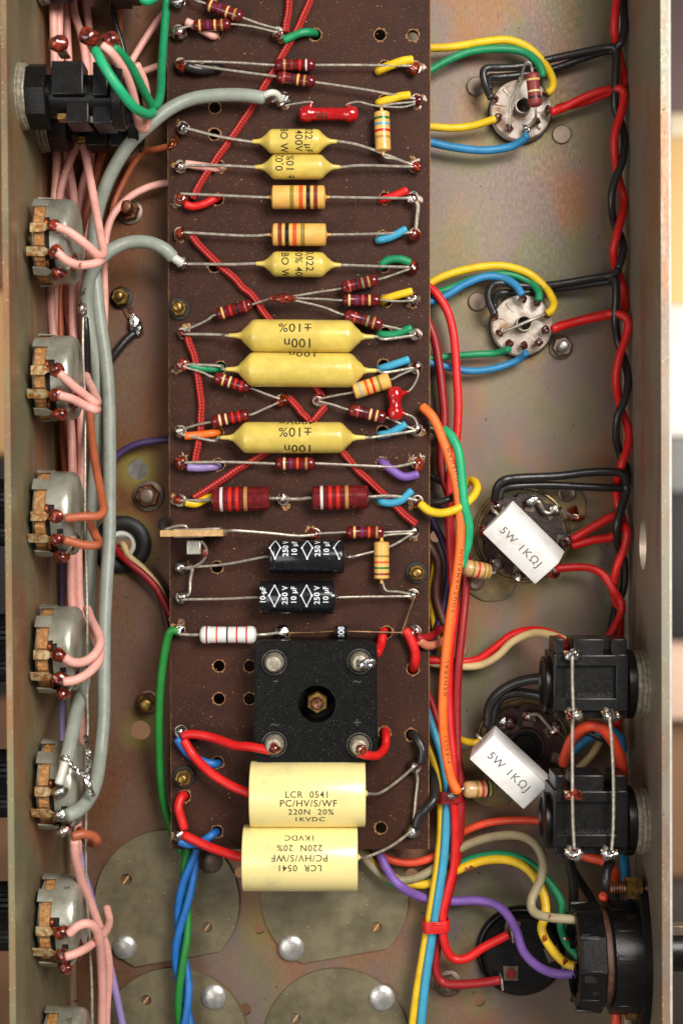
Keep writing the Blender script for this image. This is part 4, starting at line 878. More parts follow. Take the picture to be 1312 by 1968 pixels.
lf('pink wire swinging from the second tag of the fourth potentiometer', PNK, [(124, 1310, 47), (145, 1307, 46), (168, 1295, 44), (188, 1274, 41), (193, 1252, 37), (184, 1228, 32), (170, 1200, 22)], r=1.2)
lf('brown wire curling from the third tag of the fifth potentiometer', BRN, [(142, 1607, 45), (160, 1603, 44), (178, 1606, 42), (187, 1615, 40), (184, 1622, 35), (168, 1616, 28), (155, 1595, 20)], r=1.2)
lf('pink wire running down from the fifth potentiometer to the bottom edge, outermost', PNK, [(144, 1616, 44), (146, 1645, 42), (155, 1685, 37), (172, 1730, 32), (192, 1785, 28), (206, 1830, 25), (209, 1880, 22), (205, 1930, 20), (203, 1995, 19)], r=1.25)
lf('pink wire arching from the first tag of the sixth potentiometer down to the bottom edge', PNK, [(134, 1794, 47), (150, 1780, 47), (170, 1775, 46), (186, 1787, 43), (193, 1815, 39), (196, 1860, 33), (197, 1920, 28), (196, 1995, 25)], r=1.2)
lf('pink wire from the second tag of the sixth potentiometer tucked behind the arch', PNK, [(128, 1838, 47), (145, 1833, 46), (165, 1823, 43), (182, 1810, 38), (203, 1790, 30), (210, 1770, 24), (205, 1745, 20)], r=1.15)
wire('thin bare earth wire running down past the potentiometer backs', [(160, 600, 33), (160, 680, 34), (164, 780, 33), (164, 900, 34), (164, 1000, 34), (167, 1110, 33), (168, 1200, 34), (168, 1320, 33), (169, 1400, 33), (167, 1440, 34), (166, 1540, 33), (166, 1700, 34), (172, 1790, 33), (177, 1900, 33), (178, 1990, 33)], 33, .36, LEAD, None, 'bare_wire')
wire('black sleeved wire beside the bare earth wire, left of the grey cables', [(164, 612, 31), (167, 650, 30), (169, 700, 24), (172, 760, 14)], 20, .95, BLK)
MB().blob(P(159, 594, 34), (1.2, 1.8, 1.1), 2, .4).tube(pp([(165, 555, 30), (156, 575, 32), (152, 590, 34), (157, 600, 34)]), .4, 6).obj('solder_joint', FLUXM, None, label='shiny solder joint where the black sleeved wire meets the bare earth wire', cat='solder joint')
# ---- left floor wires
wire('dim brown wire curving from the copper braid towards the pink bundle', [(326, 281, 13), (300, 287, 10), (278, 292, 7), (260, 310, 5), (240, 345, 4), (220, 390, 4), (210, 440, 4)], 6, .9, BRN)
wire('dim pink wire slanting behind the green loop to the board', [(330, 8, 6), (300, 45, 6), (273, 85, 7), (250, 125, 8), (240, 160, 8)], 6, 1.0, PNK)
wire('dim pink wire crossing under the green loop near the board edge', [(328, 122, 5), (295, 130, 5), (262, 145, 6), (240, 170, 7)], 6, 1.0, PNK)
wire('green wire dropping from the top edge and hooking back to the top jack', [(322, -20, 12), (316, 60, 16), (311, 130, 22), (309, 175, 29), (302, 200, 33), (291, 200, 35), (275, 172, 40), (252, 128, 46), (232, 102, 50), (219, 91, 52)], 20, 1.2, GRN)
wire('green wire looping from the top solder blob over the upper black jack', [(184, 97, 54), (200, 127, 56), (225, 165, 55), (255, 203, 50), (280, 219, 43), (292, 217, 36), (291, 205, 27)], 40, 1.3, MGRN)
wire('pink wire looping between the two green wires beside the upper black jack', [(198, 88, 53), (215, 103, 52), (240, 140, 47), (256, 185, 41), (264, 225, 35), (274, 247, 31), (282, 240, 30), (283, 205, 32), (277, 160, 35), (262, 125, 38)], 40, 1.25, PNK)
wire('green wire end showing at the top edge beside the board', [(262, -15, 20), (280, 2, 20), (296, -4, 18)], 20, 1.3, MGRN)
wire('dim purple wire curving out from under the board above the round floor hole', [(340, 844, 4), (300, 847, 4), (265, 853, 4), (235, 868, 4), (214, 890, 4), (200, 915, 4)], 4, 1.0, DPUR)
wire('tan wire leaving the rubber grommet', [(232, 1046, -1), (238, 1048, 3), (248, 1068, 4.5), (275, 1092, 4.5), (303, 1125, 4), (320, 1160, 4), (334, 1200, 4)], 4, .95, BEI)
wire('red wire leaving the rubber grommet', [(220, 1050, 0), (228, 1062, 3), (250, 1083, 5), (280, 1107, 5), (306, 1138, 4.5), (330, 1185, 4)], 4, 1.1, DRED)
wire('brown wire leaving the rubber grommet beneath the tan one', [(300, 1125, 2), (312, 1160, 2), (325, 1220, 2)], 2, .9, DBRN)
wire('black wire running from the solder tag under the grey cables', [(257, 641, 2), (242, 654, 2.5), (224, 676, 3), (206, 700, 3)], 2, 1.25, BLK)
wire('bright leaf green wire hanging down the left edge of the board', [(340, 1212, 17), (327, 1215, 17), (318, 1245, 16), (309, 1310, 14), (305, 1390, 12), (307, 1470, 9), (314, 1540, 7), (332, 1600, 6), (350, 1640, 6)], 10, 1.2, KGRN)
MB().tube(pp([(330, 1213, 17), (338, 1204, 17.2), (346, 1207, 17)]), .3, 6).obj('bare_link', COPP, None, label='thin stripped end of the leaf green wire at the white resistor turret', cat='wire')
# twisted blue, blue, green
def twist(label, m, ph, amp=11):
    cl_ = [(372, 1632), (360, 1690), (352, 1760), (348, 1830), (352, 1900), (357, 2000)]; path = catmull([Vector((x, y, 0)) for x, y in cl_], 8)
    pts = []
    for i, p in enumerate(path[::2]):
        a = ph+p.y/150*2*PI*.5; pts.append((p.x+amp*math.cos(a), p.y, 8+1.35*math.sin(a)))
    return wire(label, pts, 8, 1.15, m, 'twisted blue and green wires')
twist('blue wire of the twisted trio, on the right where it leaves the board', BBLU, 2.3); twist('blue wire of the twisted trio, on the left where it leaves the board', BBLU, 4.4); twist('green wire of the twisted trio at the bottom', KGRN, 6.5)

# ---- right side, round the tube sockets
GT = 'wires to the small tube sockets'
def rt(label, m, pts, z=5, r=1.08, grp=GT): return wire(label, pts, z, r, m, grp)
rt('yellow wire arching over the upper small socket', YEL, [(815, 93), (870, 90), (930, 80), (975, 77), (1012, 90), (1042, 118), (1060, 150, 8), (1061, 168, 9), (1052, 178, 9)], 6, 1.15)
rt('green wire arching over the upper small socket under the yellow one', GRN, [(815, 142), (858, 117), (905, 99), (960, 94), (1003, 99), (1030, 118, 8), (1041, 138, 9), (1040, 146, 9)], 6, 1.12)
rt('yellow wire entering the upper small socket from the left', YEL, [(815, 243), (870, 246), (910, 241), (950, 229, 8)], 6, 1.1)
rt('blue wire curving under the upper small socket', BLU, [(815, 271), (870, 283), (930, 289), (980, 282), (1005, 268, 8), (1012, 260, 9)], 6, 1.15)
rt('yellow wire arching over the lower small socket', YEL, [(812, 552), (855, 530), (910, 515), (965, 511), (1012, 524), (1045, 550), (1063, 580, 8), (1060, 595, 9), (1052, 602, 9)], 6, 1.15)
rt('blue wire arching to the top of the lower small socket', BLU, [(812, 583), (850, 572), (890, 548), (930, 532), (965, 534), (990, 548, 8), (1002, 566, 9)], 6.5, 1.12)
rt('green wire behind the blue one arching to the lower small socket', GRN, [(812, 568), (860, 556), (905, 538), (950, 528), (985, 529), (1018, 543), (1034, 560, 8), (1035, 576, 9)], 5, 1.08)
rt('green wire entering the lower small socket from below left', GRN, [(815, 690), (860, 685), (910, 681), (950, 679), (978, 671, 8)], 5, 1.0)
rt('blue wire curving under the lower small socket', BLU, [(812, 693), (850, 703), (900, 713), (950, 708), (993, 693), (1011, 678, 8)], 5, 1.05)
rt('black heater wire bent round the left of the upper small socket, upper of the pair', BLK, [(1182, 98, 9), (1178, 91, 9), (1160, 92, 8), (1120, 100, 7), (1060, 113, 6), (1000, 127, 6), (960, 130, 7), (936, 131, 8), (928, 141, 8), (933, 165, 8), (943, 188, 9)], 7, 1.12, 'black heater wires')
rt('black heater wire to the upper small socket, lower of the pair', BLK, [(1185, 100, 7), (1165, 98, 6), (1120, 112, 5), (1060, 133, 4), (1000, 144, 4), (960, 148, 5), (940, 150, 6), (940, 172, 7)], 5, 1.1, 'black heater wires')
rt('black heater wire to the lower small socket, upper of the pair', BLK, [(1188, 515, 8), (1178, 528, 8), (1150, 533, 7), (1064, 547, 6), (1010, 550, 5), (960, 544, 6), (942, 553, 7), (938, 575, 8), (950, 604, 9)], 6, 1.12, 'black heater wires')
rt('black heater wire to the lower small socket, lower of the pair', BLK, [(1180, 540, 7), (1150, 544, 6), (1064, 556, 4), (1010, 562, 4), (970, 562, 4), (952, 568, 5), (950, 590, 7)], 4, 1.0, 'black heater wires')
# twisted red and black pair down the right wall
GP = 'twisted red and black heater pair along the right wall'
rt('red wire of the twisted pair from the top edge to the upper small socket', RED, [(1187, -25, 10), (1181, 30, 11), (1180, 62, 10), (1186, 95, 7), (1195, 135, 5), (1198, 160, 6), (1190, 170, 7), (1160, 174, 8), (1120, 188, 8), (1085, 206, 8), (1060, 215, 9)], 8, 1.2, GP)
rt('red wire of the twisted pair between the two small sockets', RED, [(1070, 208, 6), (1120, 196, 6), (1165, 179, 7), (1188, 170, 9), (1198, 182, 9), (1193, 215, 10), (1181, 255, 10), (1180, 295, 9), (1188, 345, 6), (1198, 385, 5), (1195, 412, 8), (1185, 450, 10), (1178, 485, 9), (1183, 515, 6), (1195, 545, 4), (1200, 580, 4), (1194, 601, 6), (1160, 607, 7), (1110, 618, 7), (1062, 632, 9)], 8, 1.2, GP)
rt('red wire of the twisted pair from the lower small socket to the upper octal socket', RED, [(1070, 627, 6), (1120, 614, 6), (1165, 604, 7), (1190, 604, 9), (1206, 618, 10), (1202, 648, 10), (1188, 690, 10), (1183, 735, 9), (1192, 785, 6), (1206, 825, 7), (1205, 860, 9), (1193, 895, 10), (1184, 930, 6), (1186, 970, 4), (1196, 1000, 6), (1188, 992, 8), (1172, 994, 9), (1140, 1012, 9), (1100, 1036, 10)], 8, 1.2, GP)
rt('red wire of the twisted pair from upper brown socket down to the right jack', RED, [(1100, 1049, 9), (1140, 1038, 9), (1175, 1031, 8), (1196, 1010, 8), (1204, 1022, 10), (1200, 1050, 10), (1184, 1090, 10), (1178, 1130, 8), (1185, 1165, 6), (1190, 1195, 6), (1187, 1240, 8)], 8, 1.2, GP)
rt('black wire of the twisted pair from the top edge to the first branch', BLK, [(1194, -25, 6), (1198, 25, 7), (1199, 50, 9), (1194, 80, 10), (1184, 93, 9), (1183, 130, 9), (1180, 190, 8), (1183, 215, 7), (1193, 240, 6), (1199, 270, 7), (1195, 310, 10), (1178, 355, 10), (1174, 395, 9), (1180, 430, 6), (1192, 455, 6), (1197, 482, 9), (1188, 514, 10)], 8, 1.15, GP)
rt('black wire of the twisted pair between the second and third branch', BLK, [(1172, 536, 8), (1181, 540, 9), (1183, 570, 9), (1181, 615, 8), (1186, 655, 6), (1198, 690, 6), (1206, 730, 8), (1200, 768, 10), (1186, 800, 10), (1183, 840, 8), (1190, 870, 6), (1202, 900, 6), (1204, 930, 8)], 8, 1.15, GP)
rt('black wire of the twisted pair below the third branch down to the upper right jack', BLK, [(1200, 922, 9), (1203, 945, 9), (1193, 975, 10), (1184, 1015, 10), (1187, 1050, 7), (1198, 1080, 5), (1197, 1130, 5), (1180, 1175, 6), (1172, 1220, 8), (1172, 1250, 8)], 8, 1.15, GP)
rt('black wire over the upper octal socket, upper of two', BLK, [(1203, 930, 10), (1196, 913, 11), (1178, 907, 11), (1130, 908, 11), (1070, 915, 11), (1000, 918, 12), (968, 923, 13), (954, 938, 12), (950, 960, 10)], 11, 1.2, 'black heater wires')
rt('black wire over the upper octal socket, lower of two', BLK, [(1195, 938, 8), (1160, 937, 9), (1110, 935, 9), (1050, 932, 9), (990, 934, 10), (965, 940, 10), (958, 958, 10)], 9, 1.15, 'black heater wires')
rt('red wire curving from the upper white block resistor down to the right jack', RED, [(1068, 1093, 9), (1105, 1090, 9), (1135, 1092, 9), (1160, 1107, 9), (1178, 1135, 10), (1192, 1155, 12), (1193, 1175, 12), (1180, 1205, 13), (1160, 1238, 14)], 9, 1.15, None)
# vertical runs beside the board
GV = 'coloured wires running down the right edge of the board'
def vr(label, m, pts, z=6, r=1.2): return wire(label, pts, z, r, m, GV)
vr('long red wire bowing out right of the board from mid height', RED, [(815, 545, 7), (838, 565, 8), (860, 600, 8), (872, 650, 8), (877, 720, 8), (880, 780, 8), (877, 840, 8), (868, 885, 8), (864, 940, 8), (864, 1020, 8), (868, 1100, 8), (873, 1170, 8), (866, 1230, 9), (862, 1290, 9), (862, 1350, 9), (866, 1420, 10), (872, 1480, 11), (870, 1530, 11), (874, 1580, 10), (872, 1660, 9), (858, 1720, 9), (850, 1760, 9), (853, 1810, 9), (868, 1840, 8), (895, 1842, 8), (930, 1820, 8), (975, 1797, 10)], 8, 1.25)
vr('dark red wire hugging the board edge beneath the orange printed wire', DRED, [(818, 610, 6), (834, 650, 6), (843, 700, 6), (850, 760, 6), (853, 810, 6), (848, 850, 6), (846, 890, 6), (853, 925, 6), (866, 960, 6), (880, 990, 6), (892, 1040, 6), (896, 1090, 6), (893, 1150, 6), (888, 1200, 7), (881, 1270, 8), (877, 1350, 8), (878, 1440, 9), (884, 1500, 10), (884, 1560, 10), (880, 1640, 8), (866, 1700, 7), (848, 1770, 6), (838, 1830, 6), (836, 1862, 6), (848, 1886, 6), (872, 1892, 7), (915, 1890, 8), (958, 1884, 10)], 7, 1.3)
OW = [(812, 782, 17), (832, 803, 18), (850, 845, 18), (868, 900, 18), (879, 950, 18), (884, 1010, 18), (881, 1075, 18), (870, 1150, 18), (859, 1230, 18), (852, 1310, 18), (850, 1380, 18), (855, 1440, 17), (866, 1495, 17), (879, 1522, 17)]
vr('bright orange wire printed with maker lettering along its length', ORG, OW, 18, 1.32)
vr('mint green wire ending at the cream resistor of the upper octal socket', MGRN, [(853, 826, 16), (868, 840, 18), (881, 870, 19), (887, 920, 19), (892, 970, 19), (900, 1008, 18), (899, 1040, 17), (891, 1070, 16), (886, 1088, 16)], 18, 1.3)
vr('yellow wire looping out from the board over the red wires', YEL, [(808, 969, 17), (825, 982, 18), (850, 986, 19), (880, 977, 19), (905, 958, 17), (916, 938, 15), (908, 924, 12), (895, 930, 10), (886, 948, 9)], 16, 1.2)
vr('short black wire crossing the red wires beside the yellow loop', BLK, [(815, 967, 12), (845, 964, 14), (865, 958, 14), (880, 945, 12)], 13, 1.0)
vr('dim black wire leaving the board edge above the yellow loop', BLK, [(812, 905, 8), (835, 918, 7), (855, 930, 5)], 7, 1.0)
vr('dim black wire leaving the board edge behind the orange wire', BLK, [(812, 818, 8), (838, 828, 7), (860, 838, 5)], 7, 1.1)
vr('dark purple wire slanting under the red wires beside the upper octal socket', DPUR, [(812, 968, 4), (835, 1010, 4), (852, 1045, 4), (862, 1090, 4), (856, 1150, 4), (840, 1205, 4), (826, 1250, 4)], 4, 1.1)
vr('dark brown wire bulging from the board edge beside the brass nut', DBRN, [(815, 1035, 5), (832, 1060, 5), (842, 1085, 5), (837, 1125, 5), (838, 1155, 5), (850, 1190, 5), (862, 1215, 5)], 5, 1.1)
vr('dim yellow wire low beside the board edge near the brass nut', YEL, [(818, 1035, 3), (834, 1075, 3), (830, 1130, 3), (832, 1190, 3), (845, 1250, 3)], 3, .95)
vr('short red wire end turning under the board at the last right turret', DRED, [(803, 1227, 17), (818, 1225, 15), (834, 1219, 11), (845, 1208, 8)], 15, 1.2)
vr('salmon wire turning under the orange wire at the last right turret', mat('pvc_salmon', lin(200, 124, 96), .4), [(806, 1232, 17), (822, 1241, 15), (842, 1236, 11), (860, 1226, 7)], 15, 1.2)
vr('dark red wire emerging low from the board edge beside the black block', DRED, [(818, 1325, 5), (834, 1365, 5), (852, 1425, 6), (865, 1490, 7)], 5, 1.1)
vr('light blue wire running down from the board edge to the bottom', LBLU, [(815, 1355, 7), (830, 1400, 8), (850, 1455, 9), (858, 1510, 9), (857, 1570, 9), (852, 1650, 9), (842, 1720, 9), (828, 1810, 8), (815, 1900, 8), (806, 2000, 8)], 8, 1.3)
vr('yellow wire running down from the board edge to the bottom', YEL, [(815, 1415, 6), (832, 1460, 7), (843, 1510, 8), (847, 1570, 8), (842, 1650, 8), (832, 1720, 8), (815, 1820, 7), (800, 1910, 7), (789, 2000, 7)], 7, 1.2)
# cable ties
def tie(label, x0, x1, y, z0, z1):
    a = P(x0, y, z1); b = P(x1, y, z1); t = thing('cable_tie', label, 'cable tie', ((a.x+b.x)/2, a.y, z0), 'red sleeve ties on the wire run')
    n = 40; cx = (a.x+b.x)/2; rx = (b.x-a.x)/2; cz = (z0+z1)/2; rz = (z1-z0)/2; vs = []; fs = []
    for k in range(n):
        th = 2*PI*k/n; c, s_ = math.cos(th), math.sin(th); sg = lambda v: math.copysign(abs(v)**.6, v)
        for dy, e in ((-1.5, 0), (-1.5, .3), (-.9, .42), (.9, .42), (1.5, .3), (1.5, 0)): vs.append(Vector((cx+(rx+e)*sg(c), a.y+dy*1.1+c*.25, cz+(rz+e)*sg(s_))))
    for k in range(n):
        for q in range(6): fs.append((k*6+q, ((k+1) % n)*6+q, ((k+1) % n)*6+(q+1) % 6, k*6+(q+1) % 6))
    MB().add(vs, fs).obj('sleeve_band', DRED if y < 1600 else RED, t, smooth=50)
    if y > 1600: MB().tube([Vector((a.x-.2, a.y+.9, z1-1)), Vector((cx, a.y+1.1, z1+.5)), Vector((b.x+.2, a.y+.7, z1-1))], .35, 8).obj('rolled_edge', RED, t)
tie('dark red sleeve tie round the yellow, blue and red wires, at the lower stub resistor', 843, 890, 1533, 6.4, 13)
tie('bright red sleeve tie round the yellow, blue and red wires, near the bottom', 815, 862, 1783, 5.4, 11)
# print on the orange wire
path = catmull([P(*p) for p in OW], 14); ln = [0]
for a, b in zip(path, path[1:]): ln.append(ln[-1]+(b-a).length)
def on_wire(s, side):
    s = max(0, min(ln[-1]-.01, s)); i = max(j for j in range(len(ln)-1) if ln[j] <= s); k = (s-ln[i])/(ln[i+1]-ln[i])
    p = path[i].lerp(path[i+1], k); t = (path[i+1]-path[i]).normalized(); sd = t.cross(Vector((0, 0, 1))).normalized(); up = sd.cross(t)
    a = side/1.32; r = 1.37
    return p+sd*(r*math.sin(a))+up*(r*math.cos(a))
ow = bpy.data.objects[[o.name for o in bpy.data.objects if o.get('label', '').startswith('bright orange wire')][0]]
def wprint(txt, s_mid, shift=-.5): MB().text(txt, 1.75, lambda u, v: on_wire(s_mid-u, shift+v*.8), .5, bold=.0, spacing=1.5).obj('print', BLINK, ow, smooth=0)
wprint('PIRELLI', ln[-1]-12.5); wprint('GENERAL', ln[-1]-32.5); wprint('SOUTHAMPTON', ln[-1]-59.5); wprint('SOUTHAM', 19, -.6)

# ---- lower right wiring
GW = 'loose coloured wires in the lower right corner'
def lo(label, m, pts, z=6, r=1.1): return wire(label, pts, z, r, m, GW)
lo('red wire curving up to the upper right jack', RED, [(815, 1268, 5), (870, 1272, 5), (915, 1268, 5), (950, 1245, 6), (985, 1219, 8), (1025, 1211, 12), (1060, 1218, 18), (1082, 1235, 26), (1090, 1248, 32)], 6, 1.15)
lo('beige wire curving up to the upper right jack above the red one', BEI, [(815, 1272, 4), (870, 1280, 5), (920, 1279, 6), (955, 1261, 8), (985, 1233, 10), (1025, 1217, 14), (1062, 1222, 20), (1094, 1236, 26), (1097, 1250, 30)], 6, 1.15)
lo('thick black wire arching from the upper right jack to the lower octal socket, outer', BLK, [(1060, 1302, 18), (1020, 1305, 16), (985, 1315, 14), (955, 1335, 12), (940, 1360, 10), (937, 1395, 9)], 12, 1.5)
lo('thick black wire arching from the upper right jack to the lower octal socket, inner', BLK, [(1060, 1342, 14), (1020, 1333, 12), (985, 1331, 11), (958, 1345, 10), (948, 1375, 9), (942, 1400, 9)], 10, 1.4)
lo('orange red wire looping between the two right jacks', OGR, [(1082, 1466, 14), (1090, 1440, 22), (1104, 1413, 30), (1128, 1396, 35), (1152, 1398, 36), (1174, 1420, 34), (1190, 1452, 31), (1196, 1485, 28), (1194, 1520, 24)], 20, 1.5)
lo('blue wire under the orange red loop between the two right jacks', BLU, [(1104, 1444, 9), (1125, 1424, 11), (1150, 1410, 14), (1175, 1405, 15), (1192, 1418, 14), (1197, 1440, 12)], 12, 1.2)
lo('black wire under the orange red loop between the two right jacks', BLK, [(1128, 1405, 12), (1150, 1416, 14), (1172, 1425, 14), (1195, 1440, 12)], 13, 1.2)
lo('beige wire slanting under the loop between the two right jacks', BEI, [(1090, 1495, 8), (1118, 1470, 8), (1140, 1445, 9), (1152, 1425, 9)], 8, 1.1)
lo('red wire low against the wall between the two right jacks', RED, [(1186, 1360, 12), (1186, 1410, 10), (1184, 1460, 8), (1192, 1510, 8)], 10, 1.2)
lo('yellow wire entering the lower octal socket from the left', YEL, [(862, 1408, 5), (880, 1420, 6), (905, 1427, 8), (935, 1425, 8)], 6, 1.05)
lo('orange wire swinging from under the board to the lower right jack', OGR, [(715, 1622, 6), (745, 1650, 5), (790, 1658, 5), (835, 1645, 5), (870, 1612, 5), (915, 1588, 6), (970, 1577, 8), (1058, 1578, 14)], 5, 1.15)
lo('grey beige wire making the largest loop to the black power socket', GRYB, [(690, 1630, 7), (712, 1662, 6), (745, 1688, 6), (790, 1690, 6), (835, 1668, 6), (880, 1633, 8), (930, 1612, 12), (985, 1605, 18), (1022, 1617, 22), (1042, 1650, 24), (1038, 1690, 25), (1021, 1728, 26), (1025, 1752, 28), (1055, 1763, 31), (1118, 1768, 34)], 8, 1.25)
lo('green wire looping to the black power socket', GRN, [(700, 1645, 4), (730, 1680, 4), (770, 1702, 4), (815, 1698, 4), (865, 1670, 6), (915, 1649, 9), (965, 1643, 13), (1010, 1655, 16), (1050, 1690, 18), (1078, 1735, 19), (1077, 1780, 20), (1090, 1815, 24), (1120, 1848, 28)], 6, 1.2)
lo('yellow wire looping to the black power socket', YEL, [(695, 1635, 5), (725, 1668, 5), (762, 1690, 5), (815, 1700, 5), (870, 1676, 7), (925, 1655, 11), (975, 1653, 15), (1015, 1672, 18), (1042, 1715, 20), (1048, 1755, 22), (1040, 1785, 23), (1055, 1818, 25), (1085, 1850, 28), (1120, 1860, 30)], 7, 1.25)
lo('purple wire snaking across to the black power socket', PUR, [(722, 1618, 6), (740, 1665, 9), (768, 1702, 11), (810, 1724, 6), (860, 1732, 5), (920, 1731, 6), (962, 1745, 9), (990, 1785, 13), (1005, 1828, 17), (1033, 1857, 21), (1070, 1871, 26), (1122, 1870, 30)], 8, 1.3)
lo('black wire dropping from the lower right jack behind the power socket, upright', BLK, [(1090, 1640, 24), (1100, 1690, 20), (1101, 1750, 16), (1098, 1810, 14), (1100, 1850, 14)], 18, 1.35)
lo('black wire slanting from the lower right jack behind the power socket', BLK, [(1085, 1640, 14), (1105, 1680, 12), (1128, 1715, 12), (1145, 1745, 12)], 12, 1.2)
lo('orange red wire under the lower right jack', OGR, [(1110, 1640, 24), (1135, 1648, 26), (1160, 1655, 27), (1176, 1672, 28), (1182, 1700, 24)], 26, 1.4)
lo('glossy black wire in front of the power socket bolt', BLK, [(1172, 1655, 30), (1164, 1675, 32), (1165, 1700, 33), (1180, 1725, 31)], 30, 1.4)
lo('dark blue wire low behind the lower right jack', BLU, [(1196, 1630, 18), (1200, 1660, 16), (1202, 1690, 14)], 16, 1.3)
lo('orange red wire passing behind the black power socket', OGR, [(1158, 1722, 30), (1168, 1735, 26), (1172, 1800, 20), (1174, 1880, 22), (1180, 1920, 28), (1184, 1945, 30), (1180, 1990, 30)], 24, 1.3)

def drip(sub, pts, m=None):
    o = [x for x in bpy.data.objects if x.get('label', '').startswith(sub)][0]; mb = MB()
    for i, (x, y, z, r) in enumerate(pts): mb = MB().blob(P(x, y, z), (r, r*1.2, r*.5), i+len(sub), .5, 2); mb.obj('flux_drip', m or AMB, o)
AMB = mat('amber_flux', lin(176, 84, 24), .15, 0, vscale=1.2, col2=lin(120, 44, 16), coat=.8)
drip('yellow wire looping to the black', [(1046, 1804, 25.4, .75), (1085, 1849, 29.2, .7), (1106, 1858, 30.2, .9), (906, 1667, 10.8, .6), (896, 1671, 10, .5)])
drip('green wire looping to the black', [(1087, 1807, 24, .8)])
drip('grey beige wire making', [(1056, 1762, 32.1, .5), (1110, 1767, 34.9, .7)])
drip('pink wire looping from the second tag', [(154, 509, 46, .45)])
drip('pink wire slanting down left', [(121, 327, 15.2, .35)])
mat('stained_tag', lin(200, 182, 140), .35, .3, vscale=.7, col2=lin(158, 100, 42), mixlo=.42, mixhi=.55, coat=.4)
